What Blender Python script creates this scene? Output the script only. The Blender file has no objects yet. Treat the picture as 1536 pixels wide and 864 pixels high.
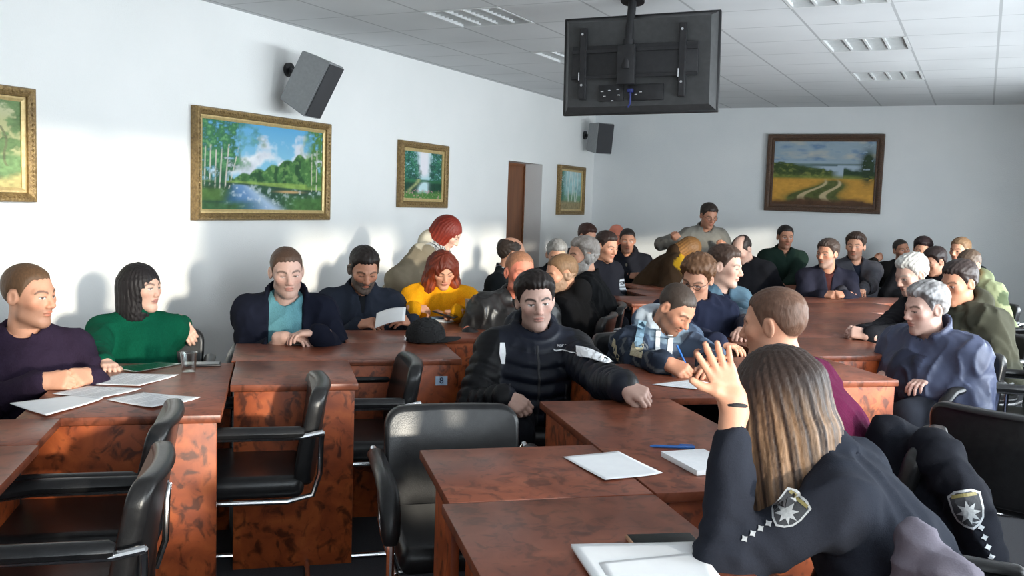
import bpy, bmesh, math, random
import numpy as np
from mathutils import Vector, Matrix
from mathutils.bvhtree import BVHTree

random.seed(7)
RNG = np.random.RandomState(7)
R = math.radians
SC = bpy.context.scene
COL = SC.collection
f32 = np.float32

# ------------------------------------------------------------------ camera model (1536 x 864 frame)
W_, H_, F_ = 1536, 864, 1420.0
PITCH, ROLL, PSI, HC = R(5.2), R(1.95), R(26.3), 1.52      # PSI: the room is turned against the lens axis
TT = 0.76                                                   # table top height
CEIL = HC + 1.29
XL, XR, YB, YF = -4.86, 1.25, 12.24, -2.6                   # left wall, right wall, back wall, wall behind the camera
def _rot():
    B = np.array([[1,0,0],[0,0,-1],[0,1,0]], float)
    cp, sp = math.cos(PITCH), math.sin(PITCH); cr, sr = math.cos(ROLL), math.sin(ROLL)
    return np.array([[cr,-sr,0],[sr,cr,0],[0,0,1]]) @ np.array([[1,0,0],[0,cp,-sp],[0,sp,cp]]) @ B
RC = _rot()
def c2w(x, y, z=0.0):
    c, s = math.cos(PSI), math.sin(PSI)
    return np.array([x*c - y*s, x*s + y*c, z])
def ray(px, py):
    d = RC.T @ np.array([(px-W_/2)/F_, (py-H_/2)/F_, 1.0]); return c2w(*d)
CAM = np.array([0, 0, HC])
def at(px, py, z):
    d = ray(px, py); return CAM + d*((z-HC)/d[2])
def pt(px, py, depth):
    d = RC.T @ np.array([(px-W_/2)/F_, (py-H_/2)/F_, 1.0]); d = d/d[1]*depth
    return CAM + c2w(*d)
def onwall(px, py, x=None, y=None):
    d = ray(px, py); t = (x/d[0]) if x is not None else (y/d[1])
    return CAM + d*t
TH = R(-14.1)
def ab(a, b, z=0.0):                                        # table axes: a away from the camera, b to the right
    return c2w(a*math.sin(TH) + b*math.cos(TH), a*math.cos(TH) - b*math.sin(TH), z)
def hd(deg):                                                # heading seen from the camera (0 away, 90 right, 180 towards) -> rotation about z
    return -(R(deg) - PSI)
def hvec(deg):
    h = R(deg) - PSI; return np.array([math.sin(h), math.cos(h), 0.0])
UP = np.array([0, 0, 1.0])
def nrm(v): v = np.asarray(v, float); return v/max(np.linalg.norm(v), 1e-9)

# ------------------------------------------------------------------ objects
def tag(o, label=None, cat=None, group=None, kind=None):
    if label: o['label'] = label
    if cat: o['category'] = cat
    if group: o['group'] = group
    if kind: o['kind'] = kind
    return o
def empty(name, loc, rz=0.0):
    o = bpy.data.objects.new(name, None); COL.objects.link(o)
    o.location = tuple(float(q) for q in loc); o.rotation_euler = (0, 0, rz); o.empty_display_size = .1
    return o
def link(name, me, parent=None, loc=None, rot=None):
    o = bpy.data.objects.new(name, me); COL.objects.link(o)
    if parent is not None: o.parent = parent
    if loc is not None: o.location = tuple(float(q) for q in loc)
    if rot is not None: o.rotation_euler = rot
    return o
def copy_tree(o, parent=None):
    c = o.copy(); COL.objects.link(c); c.parent = parent
    for ch in o.children: copy_tree(ch, c)
    return c
class MB:
    """collects shapes and links them as one mesh"""
    def __init__(s): s.bm = bmesh.new()
    def box(s, c, size, rot=None, bev=0.0, seg=2, mi=0):
        t = bmesh.new(); bmesh.ops.create_cube(t, size=1)
        bmesh.ops.scale(t, vec=size, verts=t.verts)
        if bev > 0: bmesh.ops.bevel(t, geom=t.edges[:], offset=bev, segments=seg, profile=.5, affect='EDGES')
        m = Matrix.Translation(Vector([float(q) for q in c])) @ (rot.to_4x4() if rot is not None else Matrix())
        bmesh.ops.transform(t, matrix=m, verts=t.verts); s._add(t, mi); return s
    def _add(s, t, mi=0, smooth=True):
        for f in t.faces: f.material_index = mi; f.smooth = smooth
        me = bpy.data.meshes.new('tmp'); t.to_mesh(me); t.free(); s.bm.from_mesh(me); bpy.data.meshes.remove(me)
    def cyl(s, c, r, h, r2=None, seg=20, rot=None, mi=0):
        t = bmesh.new(); bmesh.ops.create_cone(t, cap_ends=True, segments=seg, radius1=r, radius2=r if r2 is None else r2, depth=h)
        m = Matrix.Translation(Vector([float(q) for q in c])) @ (rot.to_4x4() if rot is not None else Matrix())
        bmesh.ops.transform(t, matrix=m, verts=t.verts); s._add(t, mi); return s
    def tube(s, pts, r, seg=10, mi=0, flat=1.0, rads=None):
        pts = [Vector([float(q) for q in p]) for p in pts]
        t = bmesh.new(); rings = []
        prev = None
        for i, p in enumerate(pts):
            d = (pts[min(i+1, len(pts)-1)] - pts[max(i-1, 0)]).normalized()
            if prev is None:
                n = d.orthogonal().normalized()
                if abs(d.z) < .9: n = d.cross(Vector((0,0,1))).normalized()
            else:
                n = (prev - d*prev.dot(d)).normalized()
            prev = n; b = d.cross(n)
            rr = rads[i] if rads else r
            rings.append([t.verts.new(p + n*math.cos(2*math.pi*k/seg)*rr + b*math.sin(2*math.pi*k/seg)*rr*flat) for k in range(seg)])
        for i in range(len(rings)-1):
            for k in range(seg):
                t.faces.new((rings[i][k], rings[i][(k+1) % seg], rings[i+1][(k+1) % seg], rings[i+1][k]))
        t.faces.new(rings[0][::-1]); t.faces.new(rings[-1])
        bmesh.ops.recalc_face_normals(t, faces=t.faces[:])
        s._add(t, mi); return s
    def lathe(s, prof, c=(0,0,0), seg=32, mi=0):
        t = bmesh.new(); rings = []
        for r, z in prof:
            rings.append([t.verts.new((c[0]+r*math.cos(2*math.pi*k/seg), c[1]+r*math.sin(2*math.pi*k/seg), c[2]+z)) for k in range(seg)])
        for i in range(len(rings)-1):
            for k in range(seg): t.faces.new((rings[i][k], rings[i][(k+1) % seg], rings[i+1][(k+1) % seg], rings[i+1][k]))
        bmesh.ops.recalc_face_normals(t, faces=t.faces[:])
        s._add(t, mi); return s
    def poly(s, verts, faces, mi=0, smooth=False):
        t = bmesh.new(); vs = [t.verts.new([float(q) for q in v]) for v in verts]
        for f in faces: t.faces.new([vs[i] for i in f])
        s._add(t, mi, smooth); return s
    def build(s, name, mats, parent=None, loc=None, rot=None, auto=35):
        me = bpy.data.meshes.new(name); s.bm.to_mesh(me); s.bm.free()
        for m in (mats if isinstance(mats, (list, tuple)) else [mats]): me.materials.append(m)
        if auto: me.set_sharp_from_angle(angle=R(auto))
        return link(name, me, parent, loc, rot)

# ------------------------------------------------------------------ materials
def mat(name, base=(.5,.5,.5), rough=.6, metal=0.0, **kw):
    m = bpy.data.materials.new(name); m.use_nodes = True
    b = m.node_tree.nodes['Principled BSDF']
    b.inputs['Base Color'].default_value = (*base, 1); b.inputs['Roughness'].default_value = rough; b.inputs['Metallic'].default_value = metal
    for k, v in kw.items(): b.inputs[k].default_value = v
    return m
def N(m, t, **kw):
    n = m.node_tree.nodes.new(t)
    for k, v in kw.items():
        if k in n.inputs: n.inputs[k].default_value = v
        else: setattr(n, k, v)
    return n
def L(m, a, b): m.node_tree.links.new(a, b)
def ramp(m, fac, stops):
    n = N(m, 'ShaderNodeValToRGB'); e = n.color_ramp.elements
    while len(e) < len(stops): e.new(.5)
    for i, (p, c) in enumerate(stops): e[i].position = p; e[i].color = (*c, 1)
    L(m, fac, n.inputs['Fac']); return n
def noise_mat(name, c1, c2, scale=8, rough=.6, bump=0.0, bscale=60, detail=4, sc3=(1,1,1), metal=0.0, coord='Object', **kw):
    m = mat(name, c1, rough, metal, **kw); b = m.node_tree.nodes['Principled BSDF']
    tc = N(m, 'ShaderNodeTexCoord'); mp = N(m, 'ShaderNodeMapping'); mp.inputs['Scale'].default_value = sc3
    L(m, tc.outputs[coord], mp.inputs['Vector'])
    n = N(m, 'ShaderNodeTexNoise', Scale=scale, Detail=detail); L(m, mp.outputs[0], n.inputs['Vector'])
    r = ramp(m, n.outputs['Fac'], [(.3, c1), (.7, c2)]); L(m, r.outputs[0], b.inputs['Base Color'])
    if bump:
        n2 = N(m, 'ShaderNodeTexNoise', Scale=bscale, Detail=3); L(m, tc.outputs[coord], n2.inputs['Vector'])
        bp = N(m, 'ShaderNodeBump', Strength=bump, Distance=.01); L(m, n2.outputs['Fac'], bp.inputs['Height']); L(m, bp.outputs[0], b.inputs['Normal'])
    return m
def attr_mat(name, rough=.8, bump=.15, bscale=250, var=.25, spec=.3, sheen=0.0, sss=0.0, stretch=(1,1,1)):
    """surface whose own colour is stored per vertex, with fine procedural grain"""
    m = mat(name, (.5,.5,.5), rough); b = m.node_tree.nodes['Principled BSDF']
    a = N(m, 'ShaderNodeAttribute'); a.attribute_name = 'Col'
    tc = N(m, 'ShaderNodeTexCoord'); mp = N(m, 'ShaderNodeMapping'); mp.inputs['Scale'].default_value = stretch
    L(m, tc.outputs['Object'], mp.inputs['Vector'])
    n = N(m, 'ShaderNodeTexNoise', Scale=bscale, Detail=3); L(m, mp.outputs[0], n.inputs['Vector'])
    mr = N(m, 'ShaderNodeMapRange'); mr.inputs['To Min'].default_value = 1-var; mr.inputs['To Max'].default_value = 1+var; L(m, n.outputs['Fac'], mr.inputs['Value'])
    mx = N(m, 'ShaderNodeVectorMath', operation='MULTIPLY'); L(m, a.outputs['Color'], mx.inputs[0]); L(m, mr.outputs[0], mx.inputs[1])
    L(m, mx.outputs[0], b.inputs['Base Color'])
    bp = N(m, 'ShaderNodeBump', Strength=bump, Distance=.004); L(m, n.outputs['Fac'], bp.inputs['Height']); L(m, bp.outputs[0], b.inputs['Normal'])
    b.inputs['Specular IOR Level'].default_value = spec
    if sheen: b.inputs['Sheen Weight'].default_value = sheen; b.inputs['Sheen Roughness'].default_value = .5
    return m
M = {}
M['skin'] = attr_mat('skin', .52, .06, 120, .07, .4)
M['fabric'] = attr_mat('woven_fabric', .92, .25, 320, .18, .12)
M['knit'] = attr_mat('knit_wool', .95, .5, 190, .3, .08, stretch=(1,1,.5))
M['nylon'] = attr_mat('puffer_nylon', .5, .12, 70, .12, .26)
M['leather_coat'] = attr_mat('coat_leather', .38, .2, 60, .2, .5)
M['hair'] = attr_mat('hair', .55, .5, 140, .45, .35, stretch=(1,1,.3))
M['wall'] = noise_mat('painted_wall', (.80,.81,.80), (.85,.85,.84), 1.2, .75, .25, 120)
M['wallpaper'] = noise_mat('back_wallpaper', (.74,.765,.78), (.80,.815,.82), 1.5, .75, .25, 100)
M['floor'] = noise_mat('dark_carpet', (.018,.019,.024), (.035,.036,.042), 160, .95, .3, 300)
M['reveal'] = noise_mat('white_reveal', (.78,.78,.77), (.82,.82,.81), 3, .7)
M['chrome'] = mat('chrome', (.85,.86,.88), .16, 1.0)
M['black_metal'] = noise_mat('black_metal', (.010,.010,.012), (.02,.02,.022), 30, .5)
M['leather'] = noise_mat('black_leather', (.010,.010,.011), (.016,.016,.017), 40, .30, .06, 240, **{'Specular IOR Level': .38})
M['plastic_grey'] = noise_mat('grey_plastic', (.25,.26,.265), (.29,.30,.305), 40, .5, .05, 200)
M['grille'] = noise_mat('speaker_grille', (.030,.031,.035), (.05,.05,.055), 400, .7, .4, 500)
M['paper'] = noise_mat('paper', (.88,.89,.91), (.92,.93,.94), 20, .7)
M['rubber'] = noise_mat('black_plastic', (.010,.010,.011), (.016,.016,.018), 30, .4)
M['screen'] = mat('dark_glass_screen', (.015,.018,.017), .12)
M['ink'] = noise_mat('grey_print', (.25,.26,.29), (.5,.5,.53), 300, .8)
M['white_mark'] = noise_mat('white_print', (.82,.84,.86), (.9,.9,.92), 60, .6)
M['blue_plate'] = noise_mat('pale_blue_plate', (.42,.56,.74), (.5,.63,.8), 30, .5)
M['navy_ink'] = mat('navy_ink', (.01,.02,.08), .5)
M['badge_dark'] = noise_mat('badge_cloth', (.02,.023,.03), (.035,.038,.045), 300, .8)
M['badge_gold'] = noise_mat('badge_gold_thread', (.16,.14,.05), (.22,.19,.07), 200, .6)
M['silver'] = noise_mat('silver_thread', (.30,.32,.34), (.42,.44,.46), 200, .6)
M['blue_plastic'] = mat('blue_plastic', (.03,.14,.45), .3)
M['door'] = noise_mat('door_veneer', (.15,.052,.020), (.24,.09,.034), 3, .45, sc3=(6,6,.6), detail=6)

def wood(name, dark, mid, light, rough, spots):
    m = mat(name, mid, rough); b = m.node_tree.nodes['Principled BSDF']
    tc = N(m, 'ShaderNodeTexCoord')
    n1 = N(m, 'ShaderNodeTexNoise', Scale=7.0, Detail=5, Distortion=1.2); L(m, tc.outputs['Object'], n1.inputs['Vector'])
    r1 = ramp(m, n1.outputs['Fac'], [(.28, dark), (.52, mid), (.75, light)])
    mp = N(m, 'ShaderNodeMapping'); mp.inputs['Scale'].default_value = (1, 1, .8); L(m, tc.outputs['Object'], mp.inputs['Vector'])
    n2 = N(m, 'ShaderNodeTexNoise', Scale=22.0, Detail=3, Distortion=.8); L(m, mp.outputs[0], n2.inputs['Vector'])
    r2 = ramp(m, n2.outputs['Fac'], [(.36, (spots,)*3), (.50, (1,1,1))])
    mx = N(m, 'ShaderNodeVectorMath', operation='MULTIPLY'); L(m, r1.outputs[0], mx.inputs[0]); L(m, r2.outputs[0], mx.inputs[1])
    L(m, mx.outputs[0], b.inputs['Base Color'])
    b.inputs['Specular IOR Level'].default_value = .38
    return m
M['top'] = wood('cherry_burl_top', (.165,.044,.022), (.235,.066,.033), (.30,.095,.050), .34, .52)
M['panel'] = wood('cherry_burl_panel', (.22,.042,.012), (.38,.080,.020), (.5,.12,.03), .45, .30)

def ceiling_mat():
    m = mat('ceiling_tiles', (.6,.6,.6), .85); b = m.node_tree.nodes['Principled BSDF']
    tc = N(m, 'ShaderNodeTexCoord'); sx = N(m, 'ShaderNodeSeparateXYZ'); L(m, tc.outputs['Object'], sx.inputs[0])
    lines = []
    for ax, off, wd in (('X', 0.0, .018), ('Y', .3, .013)):
        a = N(m, 'ShaderNodeMath', operation='ADD'); L(m, sx.outputs[ax], a.inputs[0]); a.inputs[1].default_value = off + 60 + .3
        mo = N(m, 'ShaderNodeMath', operation='MODULO'); L(m, a.outputs[0], mo.inputs[0]); mo.inputs[1].default_value = .6
        s = N(m, 'ShaderNodeMath', operation='SUBTRACT'); L(m, mo.outputs[0], s.inputs[0]); s.inputs[1].default_value = .3
        ab_ = N(m, 'ShaderNodeMath', operation='ABSOLUTE'); L(m, s.outputs[0], ab_.inputs[0])
        lt = N(m, 'ShaderNodeMath', operation='LESS_THAN'); L(m, ab_.outputs[0], lt.inputs[0]); lt.inputs[1].default_value = wd/2
        lines.append(lt)
    mxx = N(m, 'ShaderNodeMath', operation='MAXIMUM'); L(m, lines[0].outputs[0], mxx.inputs[0]); L(m, lines[1].outputs[0], mxx.inputs[1])
    n = N(m, 'ShaderNodeTexNoise', Scale=1.1, Detail=5); L(m, tc.outputs['Object'], n.inputs['Vector'])
    r = ramp(m, n.outputs['Fac'], [(.3, (.57,.58,.59)), (.7, (.65,.66,.67))])
    mix = N(m, 'ShaderNodeMix', data_type='RGBA'); L(m, mxx.outputs[0], mix.inputs['Factor']); L(m, r.outputs[0], mix.inputs[6]); mix.inputs[7].default_value = (.40,.41,.42,1)
    L(m, mix.outputs[2], b.inputs['Base Color'])
    n2 = N(m, 'ShaderNodeTexNoise', Scale=120, Detail=3); L(m, tc.outputs['Object'], n2.inputs['Vector'])
    bp = N(m, 'ShaderNodeBump', Strength=.2, Distance=.004); L(m, n2.outputs['Fac'], bp.inputs['Height']); L(m, bp.outputs[0], b.inputs['Normal'])
    return m
M['ceiling'] = ceiling_mat()
def glass_mat(name, tint, gl):
    m = bpy.data.materials.new(name); m.use_nodes = True; nt = m.node_tree; nt.nodes.clear()
    o = nt.nodes.new('ShaderNodeOutputMaterial'); t = nt.nodes.new('ShaderNodeBsdfTransparent'); t.inputs[0].default_value = (*tint, 1)
    g = nt.nodes.new('ShaderNodeBsdfGlossy'); g.inputs['Roughness'].default_value = .08
    fr = nt.nodes.new('ShaderNodeLayerWeight'); fr.inputs['Blend'].default_value = gl
    mx = nt.nodes.new('ShaderNodeMixShader'); nt.links.new(fr.outputs['Facing'], mx.inputs[0]); nt.links.new(t.outputs[0], mx.inputs[1]); nt.links.new(g.outputs[0], mx.inputs[2])
    nt.links.new(mx.outputs[0], o.inputs[0]); return m
M['glass'] = glass_mat('window_glass', (.95,.97,.97), .15)
M['clear'] = glass_mat('clear_plastic', (.88,.90,.90), .35)

# ------------------------------------------------------------------ signed distance shapes -> meshes
def _sub(P, c): return P - np.asarray(c, f32)
def smin(a, b, k):
    if k <= 0: return np.minimum(a, b)
    h = np.clip(.5 + .5*(b-a)/k, 0, 1); return b + (a-b)*h - k*h*(1-h)
def smax(a, b, k): return -smin(-a, -b, k)
def ell(P, c, r, Mx=None):
    q = _sub(P, c)
    if Mx is not None: q = q @ Mx.astype(f32)
    q = q/np.asarray(r, f32); k0 = np.sqrt((q*q).sum(1)) + 1e-6
    q2 = q/np.asarray(r, f32); k1 = np.sqrt((q2*q2).sum(1)) + 1e-6
    return k0*(k0-1)/k1
def sph(P, c, r): q = _sub(P, c); return np.sqrt((q*q).sum(1)) - r
def rc(P, a, b, r1, r2, rip=0.0, per=.04, pw=None):
    a = np.asarray(a, f32); ba = np.asarray(b, f32) - a; q = P - a
    L2 = float((ba*ba).sum()) + 1e-9
    t = np.clip((q @ ba)/L2, 0, 1).astype(f32)
    v = q - t[:, None]*ba
    r = r1 + (r2-r1)*t
    if rip:
        s = t*math.sqrt(L2)
        if pw is None: r = r + rip*(np.abs(np.sin(math.pi*s/per)) - .6)
        else:
            ang = (v[:, 0]*31 + v[:, 1]*23 - v[:, 2]*17)
            r = r + rip*np.sin(2*math.pi*s/per + ang)*np.exp(-((t-pw)/.35)**2)
    return np.sqrt((v*v).sum(1)) - r
def snoise(P, f, seed=0.0):
    x, y, z = P[:, 0]*f + seed, P[:, 1]*f + seed*1.7, P[:, 2]*f - seed*.6
    return (np.sin(x + 1.3*np.sin(y*.7 + seed)) * np.sin(y*1.1 + 1.1*np.sin(z*.8)) + np.sin(z*1.2 + 1.2*np.sin(x*.9 + 2))*np.sin(x*.6 + y*.5))*.5
CORN = np.array([[i, j, k] for i in (0, 1) for j in (0, 1) for k in (0, 1)])
EDG = [(a, b) for a in range(8) for b in range(a+1, 8) if np.abs(CORN[a]-CORN[b]).sum() == 1]
def sdf_mesh(fn, lo, hi, h):
    """surface nets on blocks near the surface"""
    lo = np.asarray(lo, float); hi = np.asarray(hi, float); B = 6
    nb = np.maximum(1, np.ceil((hi-lo)/(B*h)).astype(int)); n = nb*B
    g = np.stack(np.meshgrid(*[np.arange(q) for q in nb], indexing='ij'), -1).reshape(-1, 3)
    dc = fn(((g + .5)*B*h - .5*h + lo).astype(f32))
    act = np.abs(dc) < B*h*1.35 + .012
    V = np.repeat(np.repeat(np.repeat(np.where(dc.reshape(nb) > 0, 1., -1.).astype(f32), B, 0), B, 1), B, 2)
    o = np.stack(np.meshgrid(*[np.arange(B)]*3, indexing='ij'), -1).reshape(-1, 3)
    idx = (g[act][:, None, :]*B + o[None]).reshape(-1, 3)
    if len(idx) == 0: return np.zeros((0, 3)), np.zeros((0, 4), int)
    V[idx[:, 0], idx[:, 1], idx[:, 2]] = fn((idx*h + lo).astype(f32))
    S = V < 0
    s8 = [S[c[0]:n[0]-1+c[0], c[1]:n[1]-1+c[1], c[2]:n[2]-1+c[2]] for c in CORN]
    cnt = sum(q.astype(np.int8) for q in s8)
    ci = np.argwhere((cnt > 0) & (cnt < 8))
    if len(ci) == 0: return np.zeros((0, 3)), np.zeros((0, 4), int)
    cv = np.stack([V[ci[:, 0]+c[0], ci[:, 1]+c[1], ci[:, 2]+c[2]] for c in CORN], 1)
    acc = np.zeros((len(ci), 3)); num = np.zeros(len(ci))
    for a, b in EDG:
        va, vb = cv[:, a], cv[:, b]; m = (va < 0) != (vb < 0)
        t = np.where(m, va/np.where(m, va-vb, 1), 0)
        p = CORN[a] + t[:, None]*(CORN[b]-CORN[a]); acc += p*m[:, None]; num += m
    pos = (ci + acc/num[:, None])*h + lo
    cid = np.full(n-1, -1, np.int32); cid[ci[:, 0], ci[:, 1], ci[:, 2]] = np.arange(len(ci))
    faces = []
    for ax in range(3):
        sl0 = [slice(None)]*3; sl1 = [slice(None)]*3; sl0[ax] = slice(0, -1); sl1[ax] = slice(1, None)
        A, Bv = S[tuple(sl0)], S[tuple(sl1)]
        e = np.argwhere(A != Bv); u, v = (ax+1) % 3, (ax+2) % 3
        ok = (e[:, u] > 0) & (e[:, v] > 0) & (e[:, u] < n[u]-1) & (e[:, v] < n[v]-1); e = e[ok]
        fl = A[e[:, 0], e[:, 1], e[:, 2]]
        q = []
        for du, dv in ((-1, -1), (0, -1), (0, 0), (-1, 0)):
            k = e.copy(); k[:, u] += du; k[:, v] += dv; q.append(cid[k[:, 0], k[:, 1], k[:, 2]])
        q = np.stack(q, 1); mk = (q >= 0).all(1); q = q[mk]; fl = fl[mk]
        q[~fl] = q[~fl][:, ::-1]; faces.append(q)
    return pos, np.concatenate(faces)
def np_mesh(name, pos, faces, cols=None, mats=(), smooth=True):
    me = bpy.data.meshes.new(name)
    nv, nf = len(pos), len(faces)
    me.vertices.add(nv); me.vertices.foreach_set('co', np.ascontiguousarray(pos, f32).ravel())
    me.loops.add(nf*4); me.loops.foreach_set('vertex_index', np.ascontiguousarray(faces, np.int32).ravel())
    me.polygons.add(nf); me.polygons.foreach_set('loop_start', np.arange(0, nf*4, 4, dtype=np.int32))
    me.polygons.foreach_set('use_smooth', np.full(nf, smooth))
    if cols is not None:
        a = me.attributes.new('Col', 'FLOAT_COLOR', 'POINT')
        c = np.ones((nv, 4), f32); c[:, :3] = cols; a.data.foreach_set('color', c.ravel())
    me.update(calc_edges=True)
    for m in mats: me.materials.append(m)
    return me
def join(parts):
    P, Fc, C, off = [], [], [], 0
    for p, f, c in parts:
        if len(p) == 0: continue
        P.append(p); Fc.append(f + off); C.append(np.broadcast_to(np.asarray(c, f32), (len(p), 3))); off += len(p)
    return np.concatenate(P), np.concatenate(Fc), np.concatenate(C)
# ------------------------------------------------------------------ people
def frame(h, p=0., r=0.):
    f = hvec(h); x = np.array([f[1], -f[0], 0.0]); u = UP.copy()
    p, r = R(p), R(r)
    f2 = f*math.cos(p) - u*math.sin(p); u2 = u*math.cos(p) + f*math.sin(p)
    x3 = x*math.cos(r) - u2*math.sin(r); u3 = u2*math.cos(r) + x*math.sin(r)
    return np.stack([x3, f2, u3], 1)                        # columns right, forward, up
def skull(q):
    d = ell(q, (0, -.014, .030), (.0755, .098, .087))
    d = smin(d, ell(q, (0, .026, -.030), (.061, .066, .088)), .03)
    return d
def head_sdf(q, fem=0., jaw=1.0, nose=1.0):
    ax = q.copy(); ax[:, 0] = np.abs(ax[:, 0])
    d = skull(q)
    d = smin(d, rc(ax, (.040*jaw, .012, -.070), (.012, .066, -.098), .020*jaw, .019), .022)          # jaw line
    d = smin(d, sph(q, (0, .070, -.099), .0175), .02)                                                # chin
    d = smin(d, sph(ax, (.043, .058, -.014), .022), .02)                                             # cheek bones
    d = smin(d, rc(ax, (.010, .0835, .022), (.046, .066, .024), .011 - .003*fem, .010), .012)        # brow ridge
    d = smax(d, -sph(ax, (.031, .0985, .004), .0155), .012)                                          # eye sockets
    d = smin(d, sph(ax, (.0305, .0735, .004), .0125), .003)                                          # eyeballs
    d = smin(d, rc(ax, (.019, .0835, .0115), (.043, .0745, .0095), .0042, .0042), .004)              # upper lids
    d = smin(d, rc(q, (0, .086, .010), (0, .1065*(.5+.5*nose), -.026), .0085, .0125*nose), .012)     # nose
    d = smin(d, sph(ax, (.0115*nose, .097, -.032), .0088), .006)
    d = smin(d, ell(ax, (0, .0865, -.0545), (.023, .011, .0058)), .005)                              # lips
    d = smin(d, ell(ax, (0, .0850, -.0655), (.020, .011, .0066)), .005)
    d = smax(d, -rc(ax, (0, .099, -.0600), (.021, .090, -.0605), .0020, .0015), .004)
    c, s = math.cos(.35), math.sin(.35)
    e = ell(ax, (.079, -.010, -.004), (.0085, .020, .0315), np.array([[c, -s, 0], [s, c, 0], [0, 0, 1]]))   # ears
    e = smax(e, -ell(ax, (.0865, -.004, -.002), (.0065, .011, .019)), .005)
    d = smin(d, e, .006)
    return d
def lin(c): return tuple(((x/255)/12.92 if x/255 <= .04045 else ((x/255+.055)/1.055)**2.4) for x in c)
SKIN = {'pale': lin((214,172,152)), 'warm': lin((205,150,122)), 'red': lin((214,128,104)), 'tan': lin((186,132,106)), 'grey': lin((196,160,146))}
def head_cols(q, base, brow, stub, scol, scalp, hl, iris=(.05,.035,.025), lid=.35, lips=None):
    b = np.array(base, f32); c = np.tile(b, (len(q), 1)); x, y, z = np.abs(q[:, 0]), q[:, 1], q[:, 2]
    c *= (1 + .06*snoise(q, 70))[:, None]
    def mixin(m, col): m = np.clip(m, 0, 1)[:, None]; c[:] = c*(1-m) + np.array(col, f32)*m
    front = (y > .03)
    mixin(.35*np.exp(-((x-.045)**2 + (z+.025)**2)/.0006)*front, b*np.array((1.05, .72, .68)))         # cheeks
    mixin(.45*np.exp(-(x**2 + (z+.030)**2)/.00025)*(y > .09), b*np.array((1.05, .75, .7)))
    if stub > 0:
        zz = np.clip((-.030 - z - .25*np.clip(y-.075, -.2, .0))/.02, 0, 1)*np.clip((y + .015)/.02, 0, 1)
        zz = np.maximum(zz, np.exp(-((z+.046)/.006)**2)*(x < .03)*(y > .06))
        zz = zz*(1 - np.exp(-((x/.02)**4 + ((z+.060)/.009)**4)))*(z > -.125)
        mixin(stub*zz*np.ones(len(q)), scol)
    mixin(((x/.022)**2 + ((z+.060)/.0105)**2 < 1)*(y > .07)*.75, lips if lips is not None else b*np.array((.86, .52, .50)))
    mixin((np.abs(z+.0602) < .0022)*(x < .021)*(y > .07)*.7, b*.25)
    bz = np.interp(x, [.012, .030, .045, .056], [.0215, .0285, .0275, .019])
    mixin(np.clip((.0062 - np.abs(z-bz))/.003, 0, 1)*(x > .012)*(x < .056)*(y > .045)*brow[3], brow[:3])
    ex, ez = (x-.0305)/.0140, (z-.0035)/.0062
    inside = (ex**2 + ez**2 < 1)*front
    op = inside*(z < .0090 - .0090*lid)
    mixin(op*1., (.62, .60, .58)); mixin(op*((x-.0305)**2 + (z-.0035)**2 < .0060**2), iris)
    mixin(inside*(~(z < .0090 - .0090*lid)), b*.72)
    mixin((np.abs(z - np.minimum(.0090 - .0090*lid, .0035 + .0062*np.sqrt(np.clip(1-ex**2, 0, 1)))) < .0017)*(np.abs(ex) < 1.1)*front*.85, b*.10)
    mixin(np.exp(-((x-.030)**2/.00028 + (z+.010)**2/.00003))*front*.22, b*.5)
    if scalp is not None:
        zl = hairline(q[:, 0], y, hl)
        mixin(np.clip((z - zl)/.010, 0, 1)*scalp[3]*np.ones(len(q)), scalp[:3])
    return c
def hairline(x, y, drop=0.):
    zl = np.interp(y, [-.115, -.06, -.04, -.024, .004, .016, .034, .052, .070, .1], [-.062, -.045, -.01, .024, .026, -.006, .034, .058, .071, .078]).astype(f32)
    return zl + drop*np.clip((y-.02)/.04, 0, 1) + .012*np.clip((np.abs(x)-.028)/.02, 0, 1)*np.clip((y-.035)/.02, 0, 1) + .0035*np.sin(x*310)*np.clip((y-.04)/.02, 0, 1)

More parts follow.
